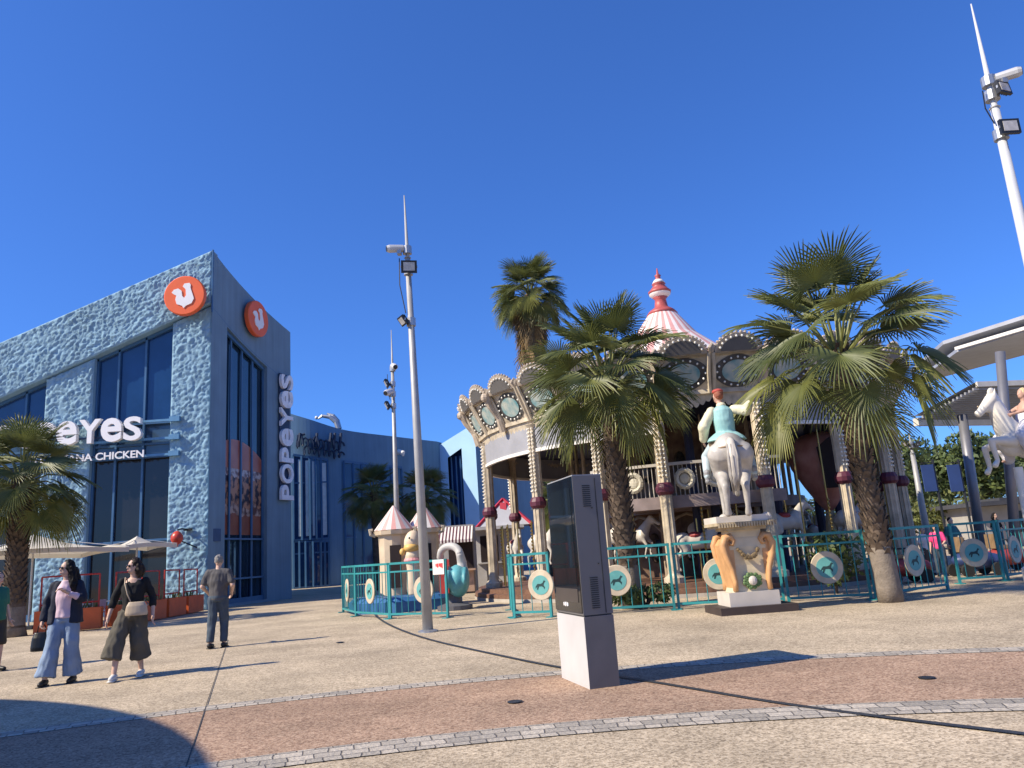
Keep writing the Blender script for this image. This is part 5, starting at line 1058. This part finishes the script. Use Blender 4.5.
# ------------------------------------------------------------------ restaurant terrace
CANV = mat('cream_canvas', (.66, .62, .54), .8, .05, 1, transl=.25); ALU = mat('aluminium', (.5, .5, .5), .4, .1, 3, metal=.5)
def parasol(label, c, r, ze, za, ang):
    t = thing('parasol', label, 'parasol', (c[0], c[1], 0), 'cream parasols'); a = MB(); tip = Vector((c[0], c[1], za)); n = 8
    cs = [Vector((c[0]+r*math.cos(ang+k*math.pi/2), c[1]+r*math.sin(ang+k*math.pi/2), ze)) for k in range(4)]
    for k in range(4):
        A, B = cs[k], cs[(k+1) % 4]
        for i in range(n):
            for j in range(6):
                def P(u, v): p = A.lerp(B, u); q = tip.lerp(p, v); return q-Vector((0, 0, .10*math.sin(math.pi*v)*1.5+.14*math.sin(math.pi*u)*v*v*-.6))
                a.quad(P(i/n, j/6), P((i+1)/n, j/6), P((i+1)/n, (j+1)/6), P(i/n, (j+1)/6))
        for i in range(n): p, q = A.lerp(B, i/n), A.lerp(B, (i+1)/n); pz = lambda u: .084*math.sin(math.pi*u); a.quad(p+V(0, 0, pz(i/n)), q+V(0, 0, pz((i+1)/n)), q+V(0, 0, pz((i+1)/n)-.16), p+V(0, 0, pz(i/n)-.16))
    a.smooth = False; a.build('canopy', CANV, t, fixn=False); a = MB(); a.tube([(c[0], c[1], 0), (c[0], c[1], za)], .035, 8); a.build('pole', ALU, t); a = MB(); a.box((c[0], c[1], .06), (.7, .7, .12)); a.build('base', DARKM, t)
    a = MB()
    for p in cs: a.tube([tip-V(0, 0, .12), p+V(0, 0, .02)], .012, 5)
    a.build('rib', ALU, t)
parasol('large cream square parasol behind the left palm', (-17.7, 28.2), 3.4, 2.62, 3.3, .05)
q = at(137, 545, 31); parasol('smaller cream parasol before the glazing, above the dark haired women', (q.x, 31), 1.5, 2.75, 3.15, .2)
ORP = mat('planter_orange', (.62, .12, .03), .5, .12, 3, dirt=.15); REDR = mat('rail_red', (.48, .04, .03), .45, .1, 4); SOIL = mat('soil', (.05, .035, .025), .9)
def planter(label, p0, p1, hh=.66, wd=.5):
    p0 = Vector((*p0, 0)); p1 = Vector((*p1, 0)); d = p1-p0; L = d.length; d /= L; rz = math.atan2(d.y, d.x); c = (p0+p1)/2; t = thing('planter', label, 'planter', p0, 'orange planters edging the terrace')
    a = MB(); n_ = Vector((-d.y, d.x, 0))
    for s in (-1, 1): a.box(c+n_*s*(wd/2-.02)+V(0, 0, hh/2+.03), (L-.02, .04, hh), rz); a.box(c+d*s*(L/2-.03)+V(0, 0, hh/2+.03), (.04, wd-.08, hh), rz)
    a.box(c+V(0, 0, .06), (L-.1, wd-.1, .06), rz); b = a.build('box', ORP, t); a = MB(); a.box(c+V(0, 0, hh-.06), (L-.1, wd-.1, .05), rz); a.build('soil', SOIL, b)
    a = MB()
    for s in (-1, 1): a.tube([c+d*s*(L/2-.12)+V(0, 0, .5), c+d*s*(L/2-.12)+V(0, 0, 1.72)], .03, 6)
    for z in (1.72, .86): a.tube([c-d*(L/2-.12)+V(0, 0, z), c+d*(L/2-.12)+V(0, 0, z)], .03, 6)
    a.build('rail_frame', REDR, t)
    rnd = random.Random(int(L*1000)+int(p0.y*10)); a = MB()
    for i in range(26):
        u = rnd.uniform(-.42, .42); o = c+d*L*u+n_*rnd.uniform(-.15, .15)+V(0, 0, hh-.03); dirv = V(rnd.uniform(-.4, .4), rnd.uniform(-.4, .4), 1).normalized(); l = rnd.uniform(.12, .35); sd = V(rnd.uniform(-1, 1), rnd.uniform(-1, 1), 0).normalized()*.025; a.tone = rnd.random(); a.quad(o-sd*.4, o+sd*.4, o+dirv*l*.6+sd, o+dirv*l, o+dirv*l*.6-sd)
    a.build('plant', TL, t, fixn=False)
pls = [((-15.3, 24.7), (-13.55, 25.35), 'orange planter with red rail frame behind the woman in the navy jacket'), ((-13.4, 25.7), (-13.42, 27.3), 'orange planter with red rail frame just right of the navy jacket'), ((-13.42, 27.5), (-13.45, 29.1), 'orange planter with red rail frame hidden mostly by the woman in black'), ((-13.45, 29.3), (-13.5, 30.9), 'orange planter with red rail frame right of the woman in black'), ((-13.5, 31.1), (-13.55, 32.7), 'orange planter with red rail frame nearest the stucco corner')]
for a_, b_, lab in pls: planter(lab, a_, b_)
TW = mat('table_white', (.6, .58, .55), .4); CH = mat('chair_grey', (.36, .36, .36), .5, .1, 4); CHD = mat('chair_dark', (.035, .035, .04), .5)
def table(label, x, y):
    t = thing('cafe_table', label, 'table', (x, y, 0), 'cafe tables on the terrace'); a = MB(); a.box((x, y, .74), (.75, .75, .035)); a.build('table_top', TW, t); a = MB(); a.tube([(x, y, .02), (x, y, .73)], .03, 8); a.build('leg', DARKM, t); a = MB(); a.lathe([(.25, 0), (.25, .02), (.05, .05)], (x, y, 0), 14); a.build('foot', DARKM, t)
def chair(label, x, y, rz, mt):
    t = thing('cafe_chair', label, 'chair', (x, y, 0), 'cafe chairs on the terrace', world=False); t.rotation_euler.z = rz; a = MB(); a.box((0, 0, .45), (.44, .44, .04)); a.build('seat', mt, t); a = MB(); a.box((0, .21, .72), (.44, .035, .3)); a.build('backrest', mt, t)
    for sx_ in (-1, 1):
        for sy_ in (-1, 1): a = MB(); a.tube([(sx_*.2, sy_*.2, 0), (sx_*.19, sy_*.2, .45 if sy_ < 0 else .85)], .015, 6); a.build('leg', ALU, t)
table('white cafe table on the terrace behind the woman in the navy jacket', -15.6, 27.3); table('white cafe table on the terrace before the tall glazing', -15.7, 30.3)
for lab, x, y, rz, mt in (('pale cafe chair left of the nearer terrace table', -16.4, 27.2, 1.57, CH), ('pale cafe chair right of the nearer terrace table', -14.85, 27.35, -1.57, CH), ('dark cafe chair left of the farther terrace table', -16.5, 30.3, 1.6, CHD), ('dark cafe chair right of the farther terrace table', -14.95, 30.35, -1.5, CHD), ('pale cafe chair before the stucco pier beneath the large parasol', -19.3, 29.6, .4, CH)): chair(lab, x, y, rz, mt)
# ------------------------------------------------------------------ people
SK2 = mat('skin_light', (.56, .36, .27), .5, .06, 8); HBLK = mat('hair_black', (.008, .006, .006), .6, .2, 30, spec=.2); HBRN = mat('hair_brown', (.022, .013, .010), .6, .2, 30, spec=.2); HGRY = mat('hair_grey', (.20, .19, .18), .7, .25, 40)
NAVJ = mat('navy_jacket', (.014, .017, .032), .8, .15, 6, bump=.2); PNKB = mat('lilac_blouse', (.60, .44, .50), .7, .08, 5); JEAN = mat('light_denim', (.20, .27, .38), .8, .2, 4, bump=.2, bscale=60); BLK = mat('black_knit', (.008, .008, .009), .85, .15, 6, bump=.2); OLV = mat('olive_trouser', (.085, .075, .058), .85, .12, 5, bump=.15); SNK = mat('white_sneaker', (.68, .66, .63), .6); GTEE = mat('grey_tee', (.085, .08, .082), .85, .12, 6); DJN = mat('dark_denim', (.055, .075, .10), .85, .2, 5); SHOE = mat('dark_shoe', (.02, .018, .017), .5); BBAG = mat('black_leather', (.012, .012, .012), .35, .2, 10); TBAG = mat('beige_leather', (.46, .36, .25), .5, .08, 8); EYEM = mat('eye_dark', (.02, .012, .01), .2); LIPM = mat('lip', (.38, .12, .10), .5)
def std(**k):
    J = dict(pelvis=V(0, 0, .94), neck=V(0, .01, 1.46), head=V(0, -.02, 1.625), shL=V(-.165, .01, 1.405), shR=V(.165, .01, 1.405), elL=V(-.23, .04, 1.14), elR=V(.23, .04, 1.14), wrL=V(-.25, -.03, .90), wrR=V(.25, -.03, .90), hipL=V(-.09, 0, .92), hipR=V(.09, 0, .92), knL=V(-.11, -.03, .50), knR=V(.11, -.03, .50), anL=V(-.12, 0, .09), anR=V(.12, 0, .09)); J.update(k); return J
def person(label, loc, rz, J, s=1.0, fem=True, hd=V(0, -1, 0), garments=(), hair=None, hairm=HBLK, skin=SK2, shoes=SHOE, extra=None, shade=False):
    t = thing('person', label, 'person', loc); X = Matrix.Translation(loc)@Matrix.Rotation(rz, 4, 'Z')@Matrix.Scale(s, 4)
    a = body_mb(J, fem, hd); a.xform(X); b = blob('body', a, skin, t, .009, 3)
    hd = hd.normalized(); sd = V(-hd.y, hd.x, 0).normalized(); H_ = J['head']
    for q in (-1, 1): a = MB(); a.smooth = True; a.ball(H_+hd*.086+sd*q*.032+V(0, 0, .005), (.014, .012, .008), 8, 6); a.xform(X); a.build('eye', EYEM, b)
    a = MB(); a.smooth = True; a.ball(H_+hd*.093-V(0, 0, .062), (.022, .012, .008), 8, 6, Matrix((sd, -hd, V(0, 0, 1))).transposed()); a.xform(X); a.build('mouth', LIPM, b)
    if shade: 
        a = MB(); Mx = Matrix((sd, -hd, V(0, 0, 1))).transposed()
        for q in (-1, 1): a.ball(H_+hd*.092+sd*q*.034+V(0, 0, .008), (.028, .012, .022), 10, 6, Mx)
        a.bar(H_+hd*.096-sd*.03+V(0, 0, .014), H_+hd*.096+sd*.03+V(0, 0, .014), .006)
        for q in (-1, 1): a.bar(H_+hd*.09+sd*q*.06+V(0, 0, .012), H_+sd*q*.08+V(0, 0, .005), .006)
        a.xform(X); a.build('sunglasses', EYEM, b)
    for nm, fn, mt, vx, wr in garments: a = MB(); fn(a, J); a.xform(X); blob(nm, a, mt, t, vx, 4, wr)
    if hair: a = MB(); hair(a, H_, hd, sd); a.xform(X); blob('hair', a, hairm, b, .009, 2, .011, 22)
    for S in 'LR':
        a = MB(); A = J['an'+S]; to = J.get('toe'+S, V(0, -1, 0)); a.smooth = True; a.cap(A-V(0, 0, .035)-to*.03, A+to*.16-V(0, 0, .05), .048, .036); a.box(A+to*.065-V(0, 0, .082), (.085, .27, .016), math.atan2(to.y, to.x)-math.pi/2); a.xform(X); a.build('shoe', shoes, t)
    return t
def legs(rh, rk, ra, zc, flare=0.0):
    def f(a, J):
        a.loft([(0, .005, .86, .155, .125), (0, .005, .94, .175, .13), (0, .01, 1.04, .15, .115)])
        for S in 'LR':
            H_, K, A = J['hip'+S], J['kn'+S], J['an'+S]; e = K.lerp(A, zc); a.tube([H_+V(0, 0, .02), H_.lerp(K, .5), K, K.lerp(e, .5), e], [rh, (rh+rk)/2, rk, (rk+ra)/2, ra], 14)
    return f
def top(rings, arms, rs=(.06, .054, .045)):
    def f(a, J):
        a.loft(rings)
        for S in 'LR':
            a.cap(V(0, .012, 1.43).lerp(J['sh'+S], .25), J['sh'+S]+V(0, 0, -.01), .06, .062, 14); a.cap(J['sh'+S]*.8+V(0, 0, .25), J['sh'+S]*.8+V(0, 0, .08), .075, .08, 14)
            u = arms; p = [J['sh'+S]+V(0, 0, .0), J['el'+S]]; a.cap(p[0], p[0].lerp(p[1], min(1, u)), rs[0], rs[1])
            if u > 1: a.cap(J['el'+S], J['el'+S].lerp(J['wr'+S], u-1), rs[1], rs[2])
    return f
def longhair(a, H_, hd, sd):
    a.ball(H_-hd*.022+V(0, 0, .022), (.088, .095, .115), 14, 10)
    for q in (-1, 1): a.tube([H_-hd*.03+sd*q*.06+V(0, 0, .03), H_-hd*.04+sd*q*.085-V(0, 0, .1), H_-hd*.06+sd*q*.105-V(0, 0, .25), H_-hd*.05+sd*q*.1-V(0, 0, .37)], [.05, .055, .06, .03], 10)
    a.tube([H_-hd*.05, H_-hd*.1-V(0, 0, .15), H_-hd*.11-V(0, 0, .33)], [.09, .10, .07], 12)
def bobhair(a, H_, hd, sd):
    a.ball(H_-hd*.022+V(0, 0, .022), (.088, .095, .115), 14, 10)
    for q in (-1, 1): a.tube([H_-hd*.03+sd*q*.06+V(0, 0, .03), H_-hd*.03+sd*q*.09-V(0, 0, .07), H_-hd*.05+sd*q*.085-V(0, 0, .17)], [.05, .05, .03], 10)
    a.tube([H_-hd*.05, H_-hd*.09-V(0, 0, .1), H_-hd*.085-V(0, 0, .17)], [.09, .09, .05], 12)
def shorthair(a, H_, hd, sd): a.ball(H_-hd*.018+V(0, 0, .025), (.08, .092, .10), 14, 10)
w1 = V(-6.95, 11.95, 0)
J1 = std(elR=V(.25, -.06, 1.17), wrR=V(.07, -.21, 1.29), handR=V(-.75, -.35, .5), palmR=V(0, -.3, -1), curlR=.7, elL=V(-.27, .05, 1.13), wrL=V(-.29, -.02, .90), curlL=.9, knL=V(-.13, -.08, .5), anL=V(-.18, -.14, .09), anR=V(.13, .05, .09), knR=V(.11, -.02, .5))
def blazer(a, J):
    for q in (-1, 1): a.loft([(q*.135, .02, .84, .105, .15), (q*.13, .02, 1.0, .09, .135), (q*.115, .02, 1.2, .085, .13), (q*.11, .02, 1.36, .085, .11), (q*.09, .02, 1.45, .06, .08)])
    a.loft([(0, .07, .86, .16, .085), (0, .065, 1.2, .14, .075), (0, .05, 1.44, .1, .06)])
    a.cap(J['shL'], J['elL'], .062, .062); a.cap(J['elL'], J['elL'].lerp(J['wrL'], .9), .06, .056); a.cap(J['shR'], J['elR'], .062, .062); a.cap(J['elR'], J['elR'].lerp(J['wrR'], .3), .062, .056)
def blouse(a, J): a.loft([(.0, -.015, .92, .155, .135), (.0, -.015, 1.05, .135, .125), (0, -.02, 1.22, .145, .14), (0, -.01, 1.36, .14, .115), (0, .0, 1.45, .075, .07)]); a.cap(J['elR'].lerp(J['wrR'], .15), J['elR'].lerp(J['wrR'], .72), .056, .045)
person('woman in a navy jacket, lilac blouse and light wide jeans holding a black handbag', w1, R_(12), J1, 1.02, True, V(-.75, -.65, .05), (('jeans', legs(.112, .10, .135, .93), JEAN, .012, .014), ('blouse', blouse, PNKB, .012, .012), ('jacket', blazer, NAVJ, .012, .012)), longhair, HBLK, SK2, SHOE, shade=True)
def bagmesh(c, wx, wy, hz, rz, mt, label, strap, name='handbag'):
    t = thing(name, label, 'bag', c); a = MB(); Mx = Matrix.Rotation(rz, 4, 'Z'); a.loft([(0, 0, -hz/2, wx*.5, wy*.5), (0, 0, -hz*.3, wx*.52, wy*.55), (0, 0, hz*.2, wx*.47, wy*.45), (0, 0, hz*.5, wx*.36, wy*.22)], 16); a.xform(Matrix.Translation(c)@Mx); blob('bag_body', a, mt, t, .01, 2); a = MB(); a.smooth = True; a.tube(strap, .009, 6); a.build('strap', mt, t); return t
hb = w1+V(-.305, -.06, .62)
bagmesh(hb, .27, .15, .27, .3, BBAG, 'black handbag hanging from the hand of the woman in the navy jacket', [hb+V(-.07, 0, .1), hb+V(-.05, 0, .22), hb+V(-.0, 0, .27), hb+V(.05, 0, .22), hb+V(.07, 0, .1)])
w2 = V(-5.98, 12.05, 0)
J2 = std(elL=V(-.28, .05, 1.14), wrL=V(-.33, -.03, .89), elR=V(.27, .05, 1.13), wrR=V(.29, -.05, .89), knL=V(-.15, -.15, .52), anL=V(-.17, -.25, .10), knR=V(.1, -.02, .5), anR=V(.12, .12, .10))
def knit(a, J):
    a.loft([(0, 0, .93, .165, .135), (0, 0, 1.06, .145, .125), (0, -.01, 1.22, .165, .135), (0, 0, 1.35, .165, .11), (0, .015, 1.44, .09, .07)])
    for S in 'LR': a.cap(J['sh'+S], J['el'+S], .06, .056); a.cap(J['el'+S], J['el'+S].lerp(J['wr'+S], .35), .055, .055)
def culotte(a, J):
    a.loft([(0, .005, .84, .17, .14), (0, .005, .94, .185, .14), (0, .01, 1.02, .155, .12)])
    for S, ox in (('L', -.07), ('R', .015)):
        H_, K, A = J['hip'+S], J['kn'+S], J['an'+S]; e = K.lerp(A, .52)+V(ox, 0, 0); a.tube([H_+V(0, 0, .02), H_.lerp(K, .5)+V(ox*.3, 0, 0), K+V(ox*.6, 0, 0), e], [.115, .125, .13, .15], 16)
person('woman in a black top, wide olive trousers and white sneakers, mid stride', w2, R_(14), J2, 1.0, True, V(-.8, -.6, 0), (('trousers', culotte, OLV, .012, .018), ('top', knit, BLK, .012, .011)), bobhair, HBRN, SK2, SNK, shade=True)
Rz = Matrix.Rotation(R_(14), 4, 'Z'); cb = w2+Rz@V(.09, -.185, 1.0)
bagmesh(cb, .31, .10, .20, R_(16), TBAG, 'beige shoulder bag hanging across the woman in the black top', [w2+Rz@V(.02, -.17, 1.06), w2+Rz@V(-.05, -.165, 1.22), w2+Rz@V(-.1, -.12, 1.38), w2+Rz@V(-.115, -.03, 1.46), w2+Rz@V(-.1, .09, 1.42), w2+Rz@V(.05, .16, 1.2), w2+Rz@V(.2, .08, 1.04), w2+Rz@V(.22, -.12, 1.03), w2+Rz@V(.2, -.18, 1.04)], 'shoulder_bag')
mp = V(-6.2, 15.95, 0)
JM_ = std(elL=V(-.29, .06, 1.15), wrL=V(-.22, -.13, 1.0), elR=V(.29, .05, 1.15), wrR=V(.25, -.18, 1.02), shL=V(-.19, .01, 1.41), shR=V(.19, .01, 1.41), knL=V(-.1, -.08, .51), anL=V(-.11, -.02, .09), knR=V(.1, .03, .5), anR=V(.1, .14, .1))
person('grey haired man in a dark grey tee and jeans walking away', mp, R_(184), JM_, 1.04, False, V(.15, -1, 0), (('jeans', legs(.105, .085, .07, .95), DJN, .012, .013), ('tee', top([(0, 0, .88, .175, .135), (0, 0, 1.05, .17, .13), (0, -.005, 1.25, .19, .14), (0, 0, 1.38, .175, .115), (0, .01, 1.47, .085, .07)], .75, (.064, .062, .05)), GTEE, .012, .012)), shorthair, HGRY, SK2, SHOE)
q = G(-9, 672); person('person in a dark green tee cut off by the left edge of the picture', V(q.x, q.y, 0), R_(70), std(), 1.0, False, V(0, -1, 0), (('shorts', legs(.11, .1, .09, .1), SHOE, .012, .006), ('tee', top([(0, 0, .88, .18, .15), (0, 0, 1.25, .185, .15), (0, 0, 1.38, .17, .115), (0, .01, 1.47, .085, .07)], .8, (.064, .062, .05)), mat('green_tee', (.015, .12, .085), .8, .1, 4), .012, .006)), shorthair, HBRN, SK2, SHOE)
def hatf(mt):
    pass
def simple(label, px, Y, rz, s, topm, botm, hm, hair):
    q = at(px, 560, Y); person(label, V(q.x, Y, 0), rz, std(elR=V(.25, -.05, 1.15), wrR=V(.18, -.2, 1.05)), s, True, V(0, -1, 0), (('trousers', legs(.11, .09, .08, .95), botm, .018, .006), ('top', top([(0, 0, .90, .17, .14), (0, 0, 1.06, .15, .125), (0, -.01, 1.24, .17, .135), (0, 0, 1.37, .165, .11), (0, .01, 1.46, .08, .07)], .9, (.06, .056, .05)), topm, .014, .006)), hair, hm, SK2, SHOE)
PK = mat('hot_pink', (.75, .05, .20), .7, .1, 4)
simple('person in a bright pink top behind the teal fence right of the palm', 941, 22.3, R_(-40), .83, PK, DJN, HBRN, bobhair)
simple('person in a pale top standing left of the pink top person', 927, 23.2, R_(30), .80, SNK, OLV, mat('hair_fair2', (.45, .33, .18), .6), shorthair)
simple('person in a dark teal top behind the fence right of the pink top person', 957, 23.6, R_(10), .92, mat('dark_teal_top', (.02, .12, .13), .7), DJN, HBRN, shorthair)
simple('dark dressed person before the pavilion under the rearing horse', 1003, 33, R_(20), 1.0, BLK, DJN, HBLK, bobhair)
# ------------------------------------------------------------------ unseen round roof, added to cast the lower left shadow
t = thing('shadow_caster_roof', 'unseen round roof added out of frame to cast the curved shadow at lower left', 'canopy', (-18.3, -.9, 0))
cc_ = V(-18.3, -.95, 0); a = MB(); a.lathe([(9.7, 6.0), (10, 6.05), (10, 6.25), (.1, 6.5)], cc_, 96); a.build('roof', CG, t)
for k in range(6): a = MB(); an = k*math.pi/3; a.tube([cc_+V(7*math.cos(an), 7*math.sin(an), 0), cc_+V(7*math.cos(an), 7*math.sin(an), 6.02)], .16, 10); a.build('column', CGD, t)
if TS: bpy.data.scenes.remove(TS)
